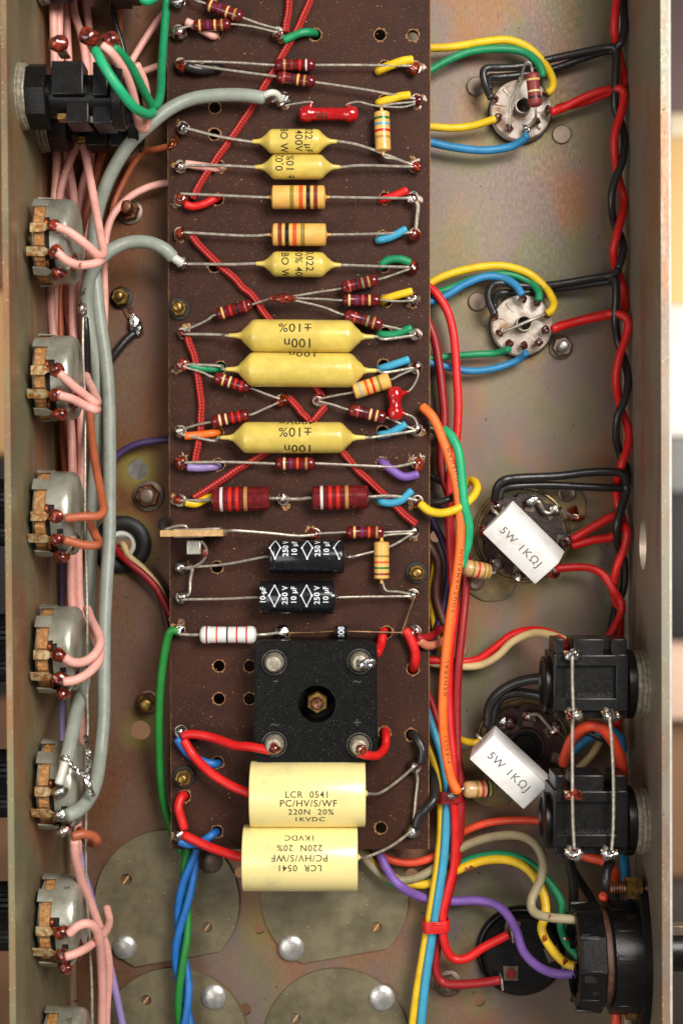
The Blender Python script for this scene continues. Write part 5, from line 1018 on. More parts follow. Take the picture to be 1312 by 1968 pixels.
# ------------------------------------------------------------------ potentiometers on the left wall
def pot(label, py, x0, lugmats, rot=14, z0=33, stamp=None):
    """axis along +x; angles are measured from straight up towards the bottom of the photo"""
    c = P(0, py, 34); Y0 = c.y
    t = thing('potentiometer', label, 'potentiometer', (x0, Y0, z0), 'metal cased potentiometers along the left wall')
    R = 11.2
    def q(x, r, a): a = math.radians(a); return Vector((x0+x, Y0-r*math.sin(a), z0+r*math.cos(a)))
    MB().lathe((x0-3.2, Y0, z0), (1, 0, 0), [(0, 3.4), (3.4, 3.4)], 20).obj('bushing', BRASS, t)
    MB().lathe((x0, Y0, z0), (1, 0, 0), [(0, R-1.2), (.3, R-.7), (1.0, R-.7), (1.0, 4)], 48).obj('front_plate', CANM, t, smooth=30)
    # phenolic wafer with flats by the tags
    n = 64; vs = []; fs = []
    def wr(a):
        a = (a-rot+180) % 360-180
        if -48 < a < -22: return R+1.0
        if -4 < a < 6 or 16 < a < 26: return R+.75
        if 44 < a < 62: return R+.4
        if -22 <= a <= 44: return R+.15
        return R-.35
    for x in (1.05, 3.6):
        for k in range(n*2):
            a = 360*k/(n*2); vs.append(q(x, wr(a), a))
    m = n*2
    for k in range(m): fs.append((k, (k+1) % m, m+(k+1) % m, m+k))
    fs += [tuple(range(m)), tuple(range(m, 2*m))]
    MB().add(vs, fs).obj('wafer', TAN, t, smooth=25)
    # can: shell with a window cut at the tag side
    prof = [(3.7, R), (4.9, R), (6.0, R), (7.4, R), (8.6, R-.08), (9.3, R-.35), (9.9, R-.9), (10.25, R-1.8), (10.35, R-3.2), (10.35, 0.01)]
    n = 90; vs = []; fs = []
    for (x, r) in prof:
        for k in range(n): vs.append(q(x, r, 360*k/n))
    cut = lambda a: (-34 < a < 50)
    for i in range(len(prof)-1):
        for k in range(n):
            a = (360*(k+.5)/n-rot+180) % 360-180
            if i == 0 and cut(a): continue
            if i == 1 and (-32 < a < -12 or 22 < a < 44): continue
            fs.append((i*n+k, i*n+(k+1) % n, (i+1)*n+(k+1) % n, (i+1)*n+k))
    MB().add(vs, fs).obj('can', CANM, t, smooth=40)
    MB().lathe((x0+3.6, Y0, z0), (1, 0, 0), [(0, R-.5), (5.5, R-.6)], 40).obj('core_shade', DARK, t)  # dark filler, the shade inside the can put into its colour
    # folded tabs of the can over the wafer
    for a in (-62+rot, 100+rot, 180+rot, 258+rot):
        mb = MB(); vs = []
        for x, r in ((-.1, R+.1), (4.0, R+.1)):
            for da in (-9, -4.5, 0, 4.5, 9): vs.append(q(x, r, a+da))
        for x, r in ((-.1, R+.55), (4.0, R+.3)):
            for da in (-9, -4.5, 0, 4.5, 9): vs.append(q(x, r, a+da))
        fs = []
        for i in range(4): fs += [(i, i+1, 6+i, 5+i), (10+i, 11+i, 16+i, 15+i), (i, i+1, 11+i, 10+i), (5+i, 6+i, 16+i, 15+i)]
        fs += [(0, 5, 15, 10), (4, 9, 19, 14)]
        mb.add(vs, fs).obj('tab', CANM, t, smooth=30)
    for a in (-26+rot, 31+rot):
        MB().lathe(q(3.9, R-.6, a), (1, 0, 0), [(0, 1.5), (.6, 1.4), (.8, .9), (.8, 0)], 16, cap=False).obj('copper_rivet', COPP, t)
    # tags
    LA = [(-17, lugmats[0]), (11, lugmats[1]), (37, lugmats[2])]
    for j, (a, sm) in enumerate(LA):
        ra = math.radians(a+rot)
        mb = MB(); w1 = 1.2; r0 = R+1.15
        seq = [(.2 if j != 1 else -.9, w1, r0-.25), (3.2, w1, r0), (4.0, w1*.9, r0+.05), (4.5, .62, r0+.15), (5.0, .6, r0+.3), (5.6, .95, r0+.45), (6.9, .8, r0+.7)]
        vs = []; fs = []
        tang = Vector((0, -math.cos(ra), -math.sin(ra))); rad = Vector((0, -math.sin(ra), math.cos(ra)))
        for x, w, r in seq:
            b = Vector((x0+x, Y0, z0))+rad*r
            vs += [b-tang*w, b+tang*w, b+tang*w+rad*.35, b-tang*w+rad*.35]
        for i in range(len(seq)-1):
            for k in range(4): fs.append((i*4+k, i*4+(k+1) % 4, (i+1)*4+(k+1) % 4, (i+1)*4+k))
        fs += [(0, 1, 2, 3), tuple(range(len(vs)-4, len(vs)))]
        mb.add(vs, fs)
        lg = mb.obj('tag', mat('stained_tag', lin(200, 182, 140), .35, .3, vscale=.7, col2=lin(158, 100, 42), mixlo=.42, mixhi=.55, coat=.4) if j != 2 else CANM, t, smooth=20)
        b = Vector((x0+6.9, Y0, z0))+rad*(r0+.9)
        MB().blob(b, (2.05, 1.75, 1.7), py*.01+j, .3).obj('solder', sm, lg)
    # rear earth solder
    MB().blob(q(10.0, R-2.4, 42+rot*.5), (1.3, 2.4, 2.4), py*.02, .5).obj('earth_solder', FLUXM if py % 2 else FLUX, t)
    MB().tube([q(6.9, R+2, 37+rot), q(8.5, R+1.4, 40+rot*.7), q(10.1, R-1.2, 40+rot*.5)], .4, 8).obj('earth_link', LEAD, t)
    sq = q(7.4, R-.1, 24); MB().box(sq, (1.5, 1.4, .5), Matrix.Rotation(math.radians(24), 3, 'X')).obj('hole_shade', DARK, t)  # solid dark patch painted as the shade of a hole
    if stamp:
        for k, (tx, sz, dx, a0) in enumerate(stamp):
            MB().text(tx, sz, lambda u, v, dx=dx, a0=a0: q(dx-v, R+.05, a0-math.degrees(u/R)), .4, bold=.02).obj('stamp', BLINK, t, smooth=0)
    return t
F, FM = FLUX, FLUXM
wx = lambda y: P(LB(y), y, 0).x+.5*(P(LR(y), y, 60).x-P(LB(y), y, 0).x)+2.7
pot('topmost metal potentiometer on the left wall, two pink wires on its tags', 464, wx(464)-0.6, (F, F, F), 10)
pot('second metal potentiometer from the top, pink wires folded back from its tags', 726, wx(726)-1.0, (F, F, F), 13)
pot('metal potentiometer with two sharply bent brown wires on its tags', 987, wx(987)-1.6, (F, F, F), 20)
pot('metal potentiometer with pink wires swinging upward from its tags', 1247, wx(1247)-1.5, (F, F, F), 19)
pot('metal potentiometer with grey screened cables and bright solder on its tags', 1507, wx(1507)-1.8, (SOLD, SOLD, FM), 16)
pot('second lowest metal potentiometer, stamped with tiny letters, pink wires arching away', 1766, wx(1766)-2.1, (F, F, F), 17, stamp=[('S', 2.0, 7, -58)])
pot('lowest metal potentiometer, cut off by the bottom edge', 2022, wx(2022)-2.1, (F, F, F), 17, stamp=[('SUS', 2.0, 7, -58)])
# twisted bare drain wire on the fifth pot
rb = random.Random(11)
for lab, pts in (('twisted bare drain wire from the earth wire to the lower grey cable end', [(166, 1415, 38), (170, 1440, 43), (172, 1470, 44), (166, 1490, 44), (172, 1510, 45), (180, 1530, 44)]), ('twisted bare drain wire wound round the upper grey cable end', [(118, 1462, 46), (126, 1455, 49), (134, 1466, 48), (148, 1480, 46), (165, 1490, 45), (172, 1497, 44)])):
    mb = MB(); base = catmull([P(*p) for p in pts], 10)
    for s in range(4):
        mb.tube([p+Vector((.45*math.cos(i*.9+s*PI/2), .45*math.sin(i*.9+s*PI/2), .45*math.sin(i*.7+s))) for i, p in enumerate(base)], .28, 6, 2)
    mb.obj('drain_wire', SOLD, None, label=lab, cat='wire')
MB().tube(pp([(125, 1466, 48), (120, 1485, 49), (114, 1505, 50)]), 1.15, 10).obj('polythene_core', POLY, None, label='pale stripped core of the grey cable reaching the fifth potentiometer tag', cat='cable core')

# ------------------------------------------------------------------ jack sockets
def jack(label, py, z0, x0, sgn, group, blobs=()):
    """round-backed black jack; sgn +1 points its back along +x from the left wall"""
    Y0 = P(0, py, z0).y; t = thing('jack_socket', label, 'jack socket', (x0, Y0, z0), group)
    X = lambda d: x0+sgn*d
    dv = (sgn, 0, 0)
    MB().lathe((X(0), Y0, z0), dv, [(0, 8.2), (.2, 8.6), (1.1, 8.6), (1.3, 8.2), (1.35, 7.8), (1.45, 8.4), (2.3, 8.4), (2.45, 8.1), (2.5, 7.6), (2.6, 8.1), (3.1, 8.0), (3.2, 7)], 40).obj('washer_stack', NUTM, t, smooth=30)
    n = 8
    def oct_(d0, d1, r, ro=22.5, nn=8, name='segment', bev=.25, a0=0, a1=360):
        MB().lathe((X(d0), Y0, z0), dv, [(0, r-bev), (bev, r), (d1-d0-bev, r), (d1-d0, r-bev)], nn).obj(name, BPLA, t, smooth=20)
    oct_(3.1, 8.4, 8.5, name='front_collar')
    MB().lathe((X(8.2), Y0, z0), dv, [(0, 5.6), (17, 5.6)], 12).obj('barrel', BPLA, t)
    # upper ribs and lower ribs, like the arms of the moulding
    for (d0, d1, yo, zo, sy, sz) in ((10.2, 18.2, 2.6, 4.2, 8.5, 8.0), (13.3, 19, -4.2, .2, 7.5, 9.0), (20.6, 24.4, 2.4, 4.0, 8.5, 8), (20, 25, -4.0, -1, 8, 10)):
        MB().box((X((d0+d1)/2), Y0+yo, z0+zo), (d1-d0, sy, sz), None, .3).obj('rib', BPLA, t, smooth=20)
    MB().box((X(12.0), Y0-5.9, z0+1.5), (2.5, 1.5, 4), None, .2).obj('spring_leaf', BRASS, t, smooth=20)
    MB().box((X(19.6), Y0-5.4, z0+1.0), (1.4, 3.2, .4), None, .1).obj('spring_leaf', LEAD, t, smooth=20)
    MB().lathe((X(25), Y0, z0), dv, [(0, 8.3), (.3, 8.6), (2.6, 8.6), (2.9, 8.2), (2.9, 7.2), (2.2, 7.0), (2.2, 0)], 36, cap=False).obj('back_disc', BPLA, t, smooth=30)
    for j, (d, yo, zo, hgt, sm, mt) in enumerate(blobs):
        w = 2.6
        tg = MB().box((X(d), Y0+yo-.6, z0+zo-hgt/2), (w, .6, hgt), None, .1).obj('contact_tag', mat('stained_tag', (0, 0, 0)), t, smooth=20)
        if sm: MB().blob((X(d), Y0+yo, z0+zo+.4), (2.5, 2.2, 2.2), j+3, .25).obj('solder', sm, tg)
XW = lambda y: P(LB(y), y, 0).x+.2
jack('upper black jack socket on the left wall, three amber solder blobs on top', 186, 43, XW(150)-.4, 1, 'black jack sockets on the left wall', [(12.4, 10.5, 9.5, 9, FLUX, 0), (20.0, 12.2, 10.0, 10, FLUX, 0), (25.5, 11.8, 8.8, 9, FLUX, 0)])
jack('lower black jack socket on the left wall, half hidden under the upper jack', 232, 19, XW(150)+.3, 1, 'black jack sockets on the left wall')
jack('black jack socket on the left wall cut off by the top edge', -52, 19, XW(0)+.5, 1, 'black jack sockets on the left wall')

def rear_jack(label, py, z0, group, x_in, tags, top):
    """boxy black jack with an open window, seen from its tag side; back points towards the board (-x)"""
    zt = z0+9.6
    xr = P(0, 0, 0).x
    Y = lambda yy, z: P(0, yy, z).y
    X = lambda xx, z: P(xx, 0, z).x
    t = thing('jack_socket', label, 'jack socket', (X(1140, z0), Y(py, z0), z0-9), group)
    def blk(name, x0, x1, y0, y1, ztop, zbot, m=BPLA, bev=.3):
        a = Vector((X(x0, ztop), Y(y0, ztop), 0)); b = Vector((X(x1, ztop), Y(y1, ztop), 0))
        return MB().box(((a.x+b.x)/2, (a.y+b.y)/2, (ztop+zbot)/2), (abs(b.x-a.x), abs(b.y-a.y), ztop-zbot), None, bev).obj(name, m, t, smooth=20)
    f = top
    blk('rail', 1065, 1206, f+53, f+75, zt, z0-7); blk('rail', 1065, 1206, f+136, f+161, zt, z0-7)
    blk('window_floor', 1064, 1190, f+70, f+140, zt-1.6, z0-6)
    blk('side_bar', 1183, 1206.5, f+52, f+162, zt+.05, z0-7); blk('side_bar', 1063, 1069, f+52, f+162, zt+.05, z0-7)
    blk('fin', 1066, 1083, f+22, f+54, zt-2, z0-4); blk('fin', 1101, 1160, f+22, f+54, zt-1.2, z0-4); blk('fin', 1174, 1204, f+22, f+54, zt-2, z0-4)
    blk('lower_lip', 1066, 1205, f+160, f+174, zt-2.2, z0-6)
    c = Vector((X(1207, zt-3), Y(f+108, z0), z0)); 
    MB().lathe(c, (1, 0, 0), [(-.4, 8.8), (0, 9.2), (1.8, 9.2), (2.1, 8.8)], 40).obj('collar', BPLA, t, smooth=30)
    MB().lathe(c+Vector((2.1, 0, 0)), (1, 0, 0), [(0, 8.5), (.15, 8.8), (1.2, 8.8), (1.3, 8.3), (1.4, 8.9), (2.4, 8.9), (2.5, 8.4), (2.6, 8.9), (3.5, 8.8), (3.7, 8.2)], 44).obj('washer_stack', NUTM, t, smooth=30)
    c = Vector((X(1067, z0+6), Y(f+108, z0), z0))
    MB().lathe(c, (-1, 0, 0), [(-1, 7.2), (0, 7.4), (2.4, 7.4), (2.7, 7.1), (2.8, 6.2), (2.2, 5.9), (2.2, 0)], 36, cap=False).obj('back_disc', BPLA, t, smooth=30)
    p = P(1134, f+113, zt-1.5)
    MB().lathe(p, (0, 0, 1), [(-.1, 1.55), (.08, 1.5), (.08, 1.25), (-.02, 1.2), (-.02, 0)], 24, cap=False).obj('moulded_circle', BPLA, t)
    tm = mat('moulded_letters', lin(58, 56, 56), .3)
    for tx, xx in (('ENGLAND', 1142), ('S', 1088)):
        p = P(xx, f+131, zt-1.55)
        MB().text(tx, 1.75, lambda a, b, p=p: p+Vector((a, b, .06)), 0, spacing=1.15).obj('moulded_text', tm, t, smooth=0)
    for (tx_, ty_, sm, post) in tags:
        p = P(tx_, ty_, zt+1.2); pts = [(-2.3, 1.0), (2.0, .9), (2.2, -.2), (1.3, -1.3), (-1.2, -1.4), (-2.0, .2)]
        tg = MB().plate([(p.x+a, p.y+b) for a, b in pts], [], p.z-.2, p.z+.15).box((p.x, p.y+.3, p.z-2), (2.6, .5, 4)).obj('contact_tag', mat('stained_tag', (0, 0, 0)), t, smooth=20)
        MB().blob((p.x+.2, p.y-.2, p.z+.5), (2.25, 1.5, 1.1), int(tx_+ty_), .4).blob((p.x+.1, p.y+.6, p.z+.9), (1.0, 1.0, 1.0), 3, .3).obj('solder', sm, tg)
        if post: MB().lathe((p.x-.9, p.y+1.1, p.z-1.5), (0, 0, 1), [(0, .7), (2.0, .7), (2.4, .45), (2.4, 0)], 14, cap=False).obj('post', LEAD, tg)
GJ = 'black jack sockets on the right wall'
rear_jack('upper black jack socket on the right wall, above the orange red loop', 1305, 33, GJ, 1210, [(1099, 1258, SOLD, 0), (1101, 1373, FLUXM, 1), (1171, 1374, SOLD, 1)], 1206)
rear_jack('lower black jack socket on the right wall, above the black power socket', 1566, 33, GJ, 1210, [(1100, 1527, FLUX, 0), (1101, 1639, FLUXM, 1), (1170, 1640, SOLD, 1)], 1468)
wire('bare bus wire joining the left tags of the two right jacks', [(1099, 1262, 45), (1099, 1310, 45), (1101, 1370, 45), (1099, 1400, 44), (1099, 1470, 44), (1099, 1524, 45), (1100, 1580, 45), (1103, 1634, 45)], 45, .42, LEAD, None, 'bare_wire')
wire('bare bus wire joining the right tags of the two right jacks', [(1170, 1378, 45), (1174, 1420, 45), (1177, 1480, 45), (1178, 1540, 45), (1177, 1600, 45), (1174, 1636, 45)], 45, .42, LEAD, None, 'bare_wire')

# ------------------------------------------------------------------ small nine pin sockets
def small_socket(label, px, py, rivets, tags, rot=0):
    c = P(px, py, 4); t = thing('tube_socket', label, 'tube socket', (c.x, c.y, 0), 'small white tube sockets')
    R = 8.75
    MB().lathe((c.x, c.y, 0), (0, 0, 1), [(.02, R+.45), (1.0, R+.45), (1.0, R-.5)], 48, cap=False).obj('gasket', BRUB, t)
    MB().lathe((c.x, c.y, .4), (0, 0, 1), [(0, R), (3.4, R), (4.0, R-.25), (4.2, R-.8), (4.2, 2.3), (3.4, 2.2)], 56, cap=False).obj('ceramic_disc', SOCK, t, smooth=35)
    MB().lathe((c.x, c.y, 1), (0, 0, 1), [(0, 2.2), (7.6, 2.2), (7.6, 1.92), (1, 1.92), (1, 0)], 30, cap=False).obj('centre_tube', TUBM, t, smooth=30)
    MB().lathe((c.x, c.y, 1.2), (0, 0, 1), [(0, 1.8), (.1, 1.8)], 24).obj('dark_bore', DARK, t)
    for k in range(10):
        a = math.radians(rot+18+36*k); d = Vector((math.cos(a), math.sin(a), 0)); s = Vector((-d.y, d.x, 0))
        b = Vector((c.x, c.y, 4.55)); vs = [b+d*4.2-s*.35, b+d*4.2+s*.35, b+d*7.9+s*.55, b+d*7.9-s*.55]
        top = [v+Vector((0, 0, .7 if i > 1 else .05)) for i, v in enumerate(vs)]
        top = [top[0]+s*.25, top[1]-s*.25, top[2]-s*.3-d*.5, top[3]+s*.3-d*.5]
        MB().add(vs+top, [(0, 1, 2, 3), (4, 5, 6, 7), (0, 1, 5, 4), (1, 2, 6, 5), (2, 3, 7, 6), (3, 0, 4, 7)]).obj('ridge', SOCK, t, smooth=20)
    for (x, y, sm) in tags:
        b = P(x, y, 7); d = Vector((b.x-c.x, b.y-c.y, 0)).normalized(); rm = Matrix.Rotation(math.atan2(d.y, d.x), 3, 'Z')
        tg = MB().box((b.x, b.y, 6), (.5, 2.2, 3.6), rm, .1).obj('contact_tag', RUST, t, smooth=20)
        MB().blob((b.x, b.y, 7.2), (1.15, 1.15, 1.2), int(x), .4).obj('solder', sm, tg)
    for (x, y) in rivets:
        b = P(x, y, 0); MB().lathe((b.x, b.y, 0), (0, 0, 1), [(.02, 2.75), (.5, 2.75), (.75, 2.5), (.8, 0)], 30, cap=False).obj('rivet', DULLR, t)
DF = mat('dark_flux', lin(92, 46, 34), .18, .1, vscale=.7, col2=lin(58, 22, 18), coat=.8, bump=.4)
small_socket('upper small white tube socket with a matt maroon resistor across it', 1001, 211, [(914, 167), (1078, 259)], [(950, 190, DF), (956, 226, DF), (978, 246, DF), (1011, 249, SOLD), (1030, 233, DF), (1052, 212, DF), (1049, 180, DF), (1002, 151, SOLD)], 6)
small_socket('lower small white tube socket with a bare wire across its centre', 1003, 625, [(917, 580)], [(950, 608, DF), (960, 640, DF), (979, 660, DF), (1006, 664, DF), (1034, 658, DF), (1047, 634, DF), (1049, 605, DF), (1031, 582, DF), (1003, 575, DF)], 0)
wire('twisted bare wire bridging the centre of the lower small socket', [(963, 638, 8), (985, 630, 9.5), (1010, 619, 10), (1035, 609, 9.5), (1049, 602, 8)], 9, .45, LEAD, None, 'bare_wire')
resistor('matt maroon resistor with two pale rings standing over the upper small socket', (1022, 139), (1028, 206), 27, [(.22, 'Y'), (.55, 'C'), (.72, 'K')], [(1018, 122, 15), (1011, 120, 15), (1004, 135, 13), (1002, 150, 11)], [(1029, 220, 13), (1027, 232, 10), (1011, 247, 8)], MATR, DOG, z=13.5, za=14, zb=13, group='resistors hung on the tube sockets', lr=.38)
MB().tube(pp([(1002, 152, 10), (994, 170, 10), (983, 190, 10), (980, 215, 9), (979, 244, 8)]), .4, 8).obj('bare_wire', LEAD, None, label='bare wire along the left of the matt maroon resistor on the upper small socket', cat='wire')

# ------------------------------------------------------------------ big octal sockets
def octal(label, px, py, ears, tags, key):
    c = P(px, py, 6); R = 12.0
    t = thing('octal_tube_socket', label, 'tube socket', (c.x, c.y, 0), 'large brown tube sockets')
    mb = MB()
    # ring plate with two ears
    n = 96; pts = []
    for k in range(n):
        a = 2*PI*k/n; r = 14.2
        for (ex, ey) in ears:
            e = P(ex, ey, 1); ea = math.atan2(e.y-c.y, e.x-c.x); er = math.hypot(e.x-c.x, e.y-c.y); da = (a-ea+PI) % (2*PI)-PI
            if abs(da) < .62: r = max(r, (er+3.4)*math.cos(da)**.55 if abs(da) < .25 else max(r, (er+3.0)-9.5*(abs(da)-.25)))
        pts.append((c.x+r*math.cos(a), c.y+r*math.sin(a)))
    mb.plate(pts, [circ(c.x, c.y, R-.6, 48)], .05, .9)
    mb.lathe((c.x, c.y, .9), (0, 0, 1), [(0, 14.0), (.25, 13.7), (.3, 13.2), (.05, 12.9)], 72, cap=False)
    mb.obj('ring_plate', TINP, t, smooth=30)
    for (ex, ey) in ears:
        e = P(ex, ey, 1); MB().lathe((e.x, e.y, .9), (0, 0, 1), [(0, 2.6), (.5, 2.5), (.65, 2.1), (.4, 1.6), (.35, .6), (.1, .5)], 28, cap=False).obj('rivet', DULLR, t)
    # scalloped phenolic body with centre hole
    n = 128; pts = []
    for k in range(n):
        a = 2*PI*k/n; s = math.cos((a-key)*8); r = R-1.1*max(0, s-.55)/.45
        pts.append((c.x+r*math.cos(a), c.y+r*math.sin(a)))
    hole = circ(c.x, c.y, 4.6, 40)
    MB().plate(pts, [hole], .3, 5.6).obj('body', PHEN, t, smooth=25)
    MB().lathe((c.x, c.y, 5.5), (0, 0, 1), [(0, 4.55), (.7, 4.6), (.7, 5.3), (.05, 5.6)], 40, cap=False).obj('centre_rim', PHEN, t)
    MB().lathe((c.x, c.y, .6), (0, 0, 1), [(0, 4.7), (2.4, 4.7), (2.4, 3.2), (3.0, 3.0), (3.0, 0)], 36, cap=False).obj('bore', BPLA, t)
    for (x, y, sm, big) in tags:
        b = P(x, y, 7); d = Vector((b.x-c.x, b.y-c.y, 0)).normalized(); rm = Matrix.Rotation(math.atan2(d.y, d.x), 3, 'Z')
        tg = MB().box((b.x-d.x*1.2, b.y-d.y*1.2, 5.75), (3.6, 2.9, .35), rm, .1).box((b.x, b.y, 6.6), (.5, 2.4, 2.2), rm, .1).obj('contact_tag', DULLR, t, smooth=20)
        MB().blob((b.x, b.y, 7.4), (1.6*big, 1.5*big, 1.2*big), int(x+y), .5).obj('solder', sm, tg)
    return t
octal('upper large brown tube socket under the upper white block resistor', 1006, 1028, [(1089, 948), (914, 1118)], [(953, 972, FLUXM, 1.2), (1021, 964, SOLD, 1), (1066, 980, FM, 1), (1090, 1040, FLUXM, 1.3), (1062, 1100, F, 1.1), (951, 1085, SOLD, 1.2), (930, 1020, F, 1), (995, 1108, SOLD, 1)], .2)
octal('lower large brown tube socket under the lower white block resistor', 1010, 1436, [(916, 1512), (1090, 1355)], [(966, 1392, SOLD, 1.1), (980, 1390, DF, 1.1), (1017, 1377, FM, 1.2), (1066, 1402, FM, 1.3), (1080, 1462, FM, 1.1), (935, 1440, F, 1), (960, 1500, SOLD, 1.1)], .2)
MB().tube(pp([(1021, 964, 8), (1035, 965, 8.5), (1044, 982, 8), (1056, 986, 8), (1066, 979, 8), (1085, 985, 7), (1100, 994, 5)]), .5, 8).obj('bare_wire', LEAD, None, label='bare wire snaking between two tags of the upper brown socket', cat='wire')
MB().tube(pp([(1015, 1374, 8.5), (1033, 1373, 9), (1045, 1385, 8.5), (1056, 1398, 8), (1066, 1402, 8)]), .5, 8).obj('bare_wire', LEAD, None, label='bare wire snaking between two tags of the lower brown socket', cat='wire')
q = P(1103, 985, 3); MB().box((q.x, q.y, 2.8), (2.4, 4.2, .4), Matrix.Rotation(.35, 3, 'Z') @ Matrix.Rotation(.5, 3, 'X'), .1).blob((q.x+.4, q.y-1.5, 3.2), (2.2, 1.2, .9), 4, .4).obj('earth_lug', FLUX, None, label='amber coated earth lug on the plate of the upper brown socket', cat='solder tag')
# stub resistors feeding the octal sockets
TANS = mat('aged_tan_lacquer', lin(206, 164, 112), .3, vscale=.3, var=.2, coat=.2)
def stub_res(label, a, b, bands, body, g2, la, lb, dpx=33):
    return resistor(label, a, b, dpx, bands, la, lb, body, [(0, .35), (.02, .62), (.07, .86), (.15, .98), (.25, 1), (.75, 1), (.9, .96), (.96, .8), (1, .4)], z=12.5, za=13.5, zb=11, group='resistors hung on the tube sockets', bw=.07, lr=.4)
stub_res('cream resistor at the end of the mint green wire, by the upper white block', (888, 1090), (942, 1100), [(.32, 'L'), (.5, 'R'), (.7, 'L'), (.84, 'L')], TANS, 0, [(886, 1089, 14)], [(952, 1092, 9)])
stub_res('cream resistor by the lower white block, its lead twisted to the orange wire', (889, 1518), (948, 1515), [(.4, 'L'), (.57, 'R'), (.74, 'K'), (.88, 'H')], TANS, 0, [(880, 1524, 14), (866, 1530, 14.5), (862, 1534, 14.5)], [(960, 1505, 8)])
MB().blob(P(872, 1529, 16), (1.9, .9, .8), 6, .5).tube(pp([(892, 1514, 15), (880, 1522, 16), (868, 1526, 16.4), (862, 1532, 16), (872, 1534, 15.5)]), .4, 8).obj('solder_joint', SOLD, None, label='twisted bright joint between the orange printed wire and the lower cream resistor', cat='solder joint')

# white ceramic block resistors
def block(label, ctr, ang, roll, z, la=None):
    c = P(ctr[0], ctr[1], z); L, Wd, H = 20.4, 9.6, 9.2
    rot = Matrix.Rotation(math.radians(ang), 3, 'Z') @ Matrix.Rotation(math.radians(roll), 3, 'X')
    t = thing('block_resistor', label, 'resistor', (c.x, c.y, z-H/2), 'white ceramic block resistors')
    MB().box(c, (L, Wd, H), rot, .4).obj('ceramic_body', CERA, t, smooth=30)
    f = lambda a, b, du: c+rot @ Vector((a+du, b+.2, H/2+.04))
    MB().text('5W', 3.3, lambda a, b: f(a, b, -4.8), 0, spacing=1.1, bold=.02).obj('print', GINK, t, smooth=0)
    MB().text('1KΩJ', 3.3, lambda a, b: f(a, b, 3.3), 0, spacing=1.16, bold=.02).obj('print', GINK, t, smooth=0)
    for s in (-1, 1):
        e = c+rot @ Vector((s*(L/2-.2), 0, -1)); o_ = rot @ Vector((s, 0, 0))
        MB().tube([e, e+o_*1.6, e+o_*2.2+Vector((0, 0, -1.5)), e+o_*1.2+Vector((0, 0, -5))], .4, 8).obj('lead', LEAD, t)
        MB().lathe(e, o_, [(0, 3.4), (.25, 3.4)], 20).obj('cement_end', mat('cement', lin(206, 200, 192), .8), t)
block('upper white ceramic block resistor printed 5W over the upper brown socket', (1006, 1042), -44.5, 27, 16.5)
block('lower white ceramic block resistor printed 5W over the lower brown socket', (978, 1474), -43, 14, 16.5)

# ------------------------------------------------------------------ round black fuse or plug base on the floor
c = P(1003, 1835, 5); t = thing('round_socket_base', 'large round black plastic base on the floor with two red wires on its tags', 'socket', (c.x, c.y, 0))
MB().lathe((c.x, c.y, 0), (0, 0, 1), [(.02, 12.8), (1.6, 12.8), (2.3, 12.2), (2.4, 11.9), (2.2, 11.4), (5.2, 11.1), (5.9, 10.5), (6, 0)], 60, cap=False).obj('base', BPLA, t, smooth=30)
for (x, y, a, m) in ((984, 1783, 80, RUST), (981, 1871, 0, mat('red_sticker', lin(150, 30, 40), .4)), (1062, 1833, 20, DULLR)):
    b = P(x, y, 6.2); rm = Matrix.Rotation(math.radians(a), 3, 'Z')
    tg = MB().box((b.x, b.y, 6.05), (4.2, 4.2, .3), rm, .1).obj('terminal_plate', DULLR, t, smooth=20)
    MB().lathe((b.x, b.y, 6.1), (0, 0, 1), [(0, 1.4), (.4, 1.3), (.4, 0)], 18, cap=False).obj('rivet', m, tg)
for (x, y) in ((983, 1797), (963, 1888), (1081, 1856)):
    b = P(x, y, 9); MB().box((b.x, b.y, 8.6), (.5, 3.4, 5), Matrix.Rotation(.12, 3, 'Z'), .1).obj('blade', LEAD, t, smooth=20)

# ------------------------------------------------------------------ black power socket in the right wall
z0 = 31; c = P(0, 1838, z0); X = lambda px, z: P(px, 0, z).x
t = thing('power_socket', 'round black power socket on the right wall with wires entering its split back', 'power socket', (X(1170, z0), c.y, z0))
xw = X(1247, 40)
n = 40; vs = []; fs = []
for x, k in ((xw, 1), (xw-1.9, 1), (xw-2.3, .96)):
    for i in range(n):
        a = 2*PI*i/n; ry, rz = 20.3, 14.5; yy_ = ry*math.copysign(abs(math.cos(a))**1.25, math.cos(a)); zz_ = rz*math.sin(a)
        vs.append(Vector((x, c.y+yy_*k, z0+zz_*k)))
for j in range(2):
    for i in range(n): fs.append((j*n+i, j*n+(i+1) % n, (j+1)*n+(i+1) % n, (j+1)*n+i))
fs += [tuple(range(n)), tuple(range(2*n, 3*n))]
MB().add(vs, fs).obj('flange', BPLA, t, smooth=30)
xb = X(1181, 44)
MB().lathe((xw-2, c.y, z0), (-1, 0, 0), [(0, 14.6), (xw-2-xb-.4, 14.3), (xw-2-xb, 13.6), (xw-2-xb, 4)], 48).obj('front_barrel', BPLA, t, smooth=30)
MB().lathe((xb+.2, c.y, z0), (-1, 0, 0), [(0, 12.6), (2.0, 12.6)], 40).obj('insulator_disc', mat('brown_fibre', lin(96, 62, 46), .6, vscale=.8, var=.4), t)
xe = X(1113, 42)
L = xb-1.8-xe
mb = MB(); n = 12; prof = [(0, 14.0), (.4, 14.5), (L-1, 13.6), (L-.2, 13.0), (L, 12.2), (L, 10.6), (L-1.5, 10.2), (L-1.5, 0)]
mb.lathe((xb-1.8, c.y, z0), (-1, 0, 0), prof, 10, cap=False).obj('back_cover', BPLA, t, smooth=20)
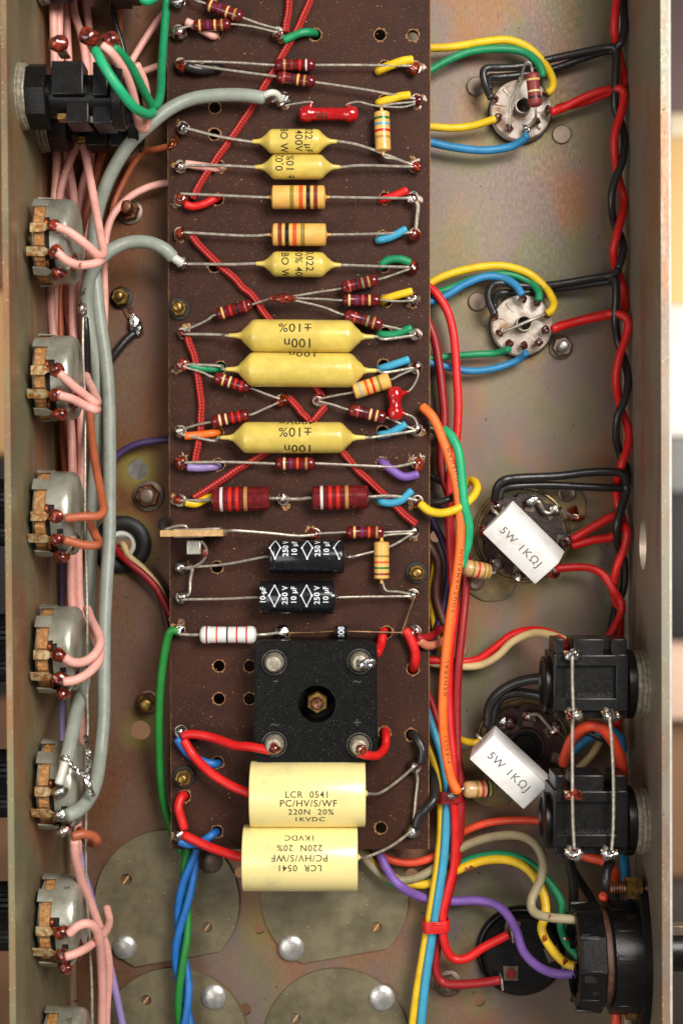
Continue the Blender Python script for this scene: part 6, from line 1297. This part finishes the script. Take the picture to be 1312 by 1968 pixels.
for k in range(10):
    a = 2*PI*(k+.0)/10; rm = Matrix.Rotation(a, 3, 'X'); p0 = Vector((xe+L*.42, c.y, z0))+rm @ Vector((0, 0, 13.75))
    MB().box(p0, (L*.84, 1.0, .9), rm, .2).obj('moulded_rib', BPLA, t, smooth=20)
for a, dx, wx_, wy_ in ((-24, .62, 2.2, 3.0), (-40, .5, L*.8, .5), (8, .35, 3.0, 2.0), (30, .6, 2.0, 2.6)):
    rm = Matrix.Rotation(math.radians(a), 3, 'X'); p0 = Vector((xe+L*dx, c.y, z0))+rm @ Vector((0, 0, 13.35)); MB().box(p0, (wx_, wy_, .5), rm, .05).obj('slot_shade', DARK, t, smooth=0)  # solid dark patches standing for the shade in slots of the cover
for k in range(24):
    a = 2*PI*k/24; rm = Matrix.Rotation(a, 3, 'X'); p0 = Vector(((xw-2+xb)/2, c.y, z0))+rm @ Vector((0, 0, 14.2))
    if k % 2: MB().box(p0, (xw-2-xb-1.2, 1.4, .7), rm, .2).obj('moulded_flat', BPLA, t, smooth=20)
for (yy_, zz_) in ((5.5, 6), (-3, 3), (-6, -3), (2, -6)):
    MB().lathe((xe+1.0, c.y+yy_, z0+zz_), (-1, 0, 0), [(0, 1.9), (1.0, 1.9), (1.0, 1.2), (0, 1.2)], 16, cap=False).obj('wire_entry', BPLA, t)
for y in (1706, 1938):
    q = P(1205, y, z0+3)
    nt = MB(); R = 3.2
    b = Vector((X(1197, z0), q.y, q.z)); vs = []; fs = []
    for x in (0, 4.0):
        for i in range(6): a = i*PI/3+.3; vs.append(b+Vector((x, R*math.cos(a), R*math.sin(a))))
    fs = [(i, (i+1) % 6, 6+(i+1) % 6, 6+i) for i in range(6)]+[tuple(range(6)), tuple(range(6, 12))]
    nt.add(vs, fs).obj('nut', BRASS, t, smooth=20)
    pr = []; k = -4.5
    while k < 6: pr += [(k, 1.7), (k+.35, 1.45), (k+.7, 1.7)]; k += .7
    MB().lathe(b, (1, 0, 0), pr, 18).obj('bolt', RUST, t)
# plug pin shell seen beyond the wall
MB().lathe((xw+3.2, c.y+1.5, 30), (1, 0, 0), [(0, 5.6), (12, 5.6), (13, 5), (13, 0)], 40, cap=False).obj('outer_shell', BPLA, t, smooth=30)
MB().box((xw+11, c.y+7, 31), (8, 3.5, 4), None, .4).obj('outer_latch', DULLR, t, smooth=20)
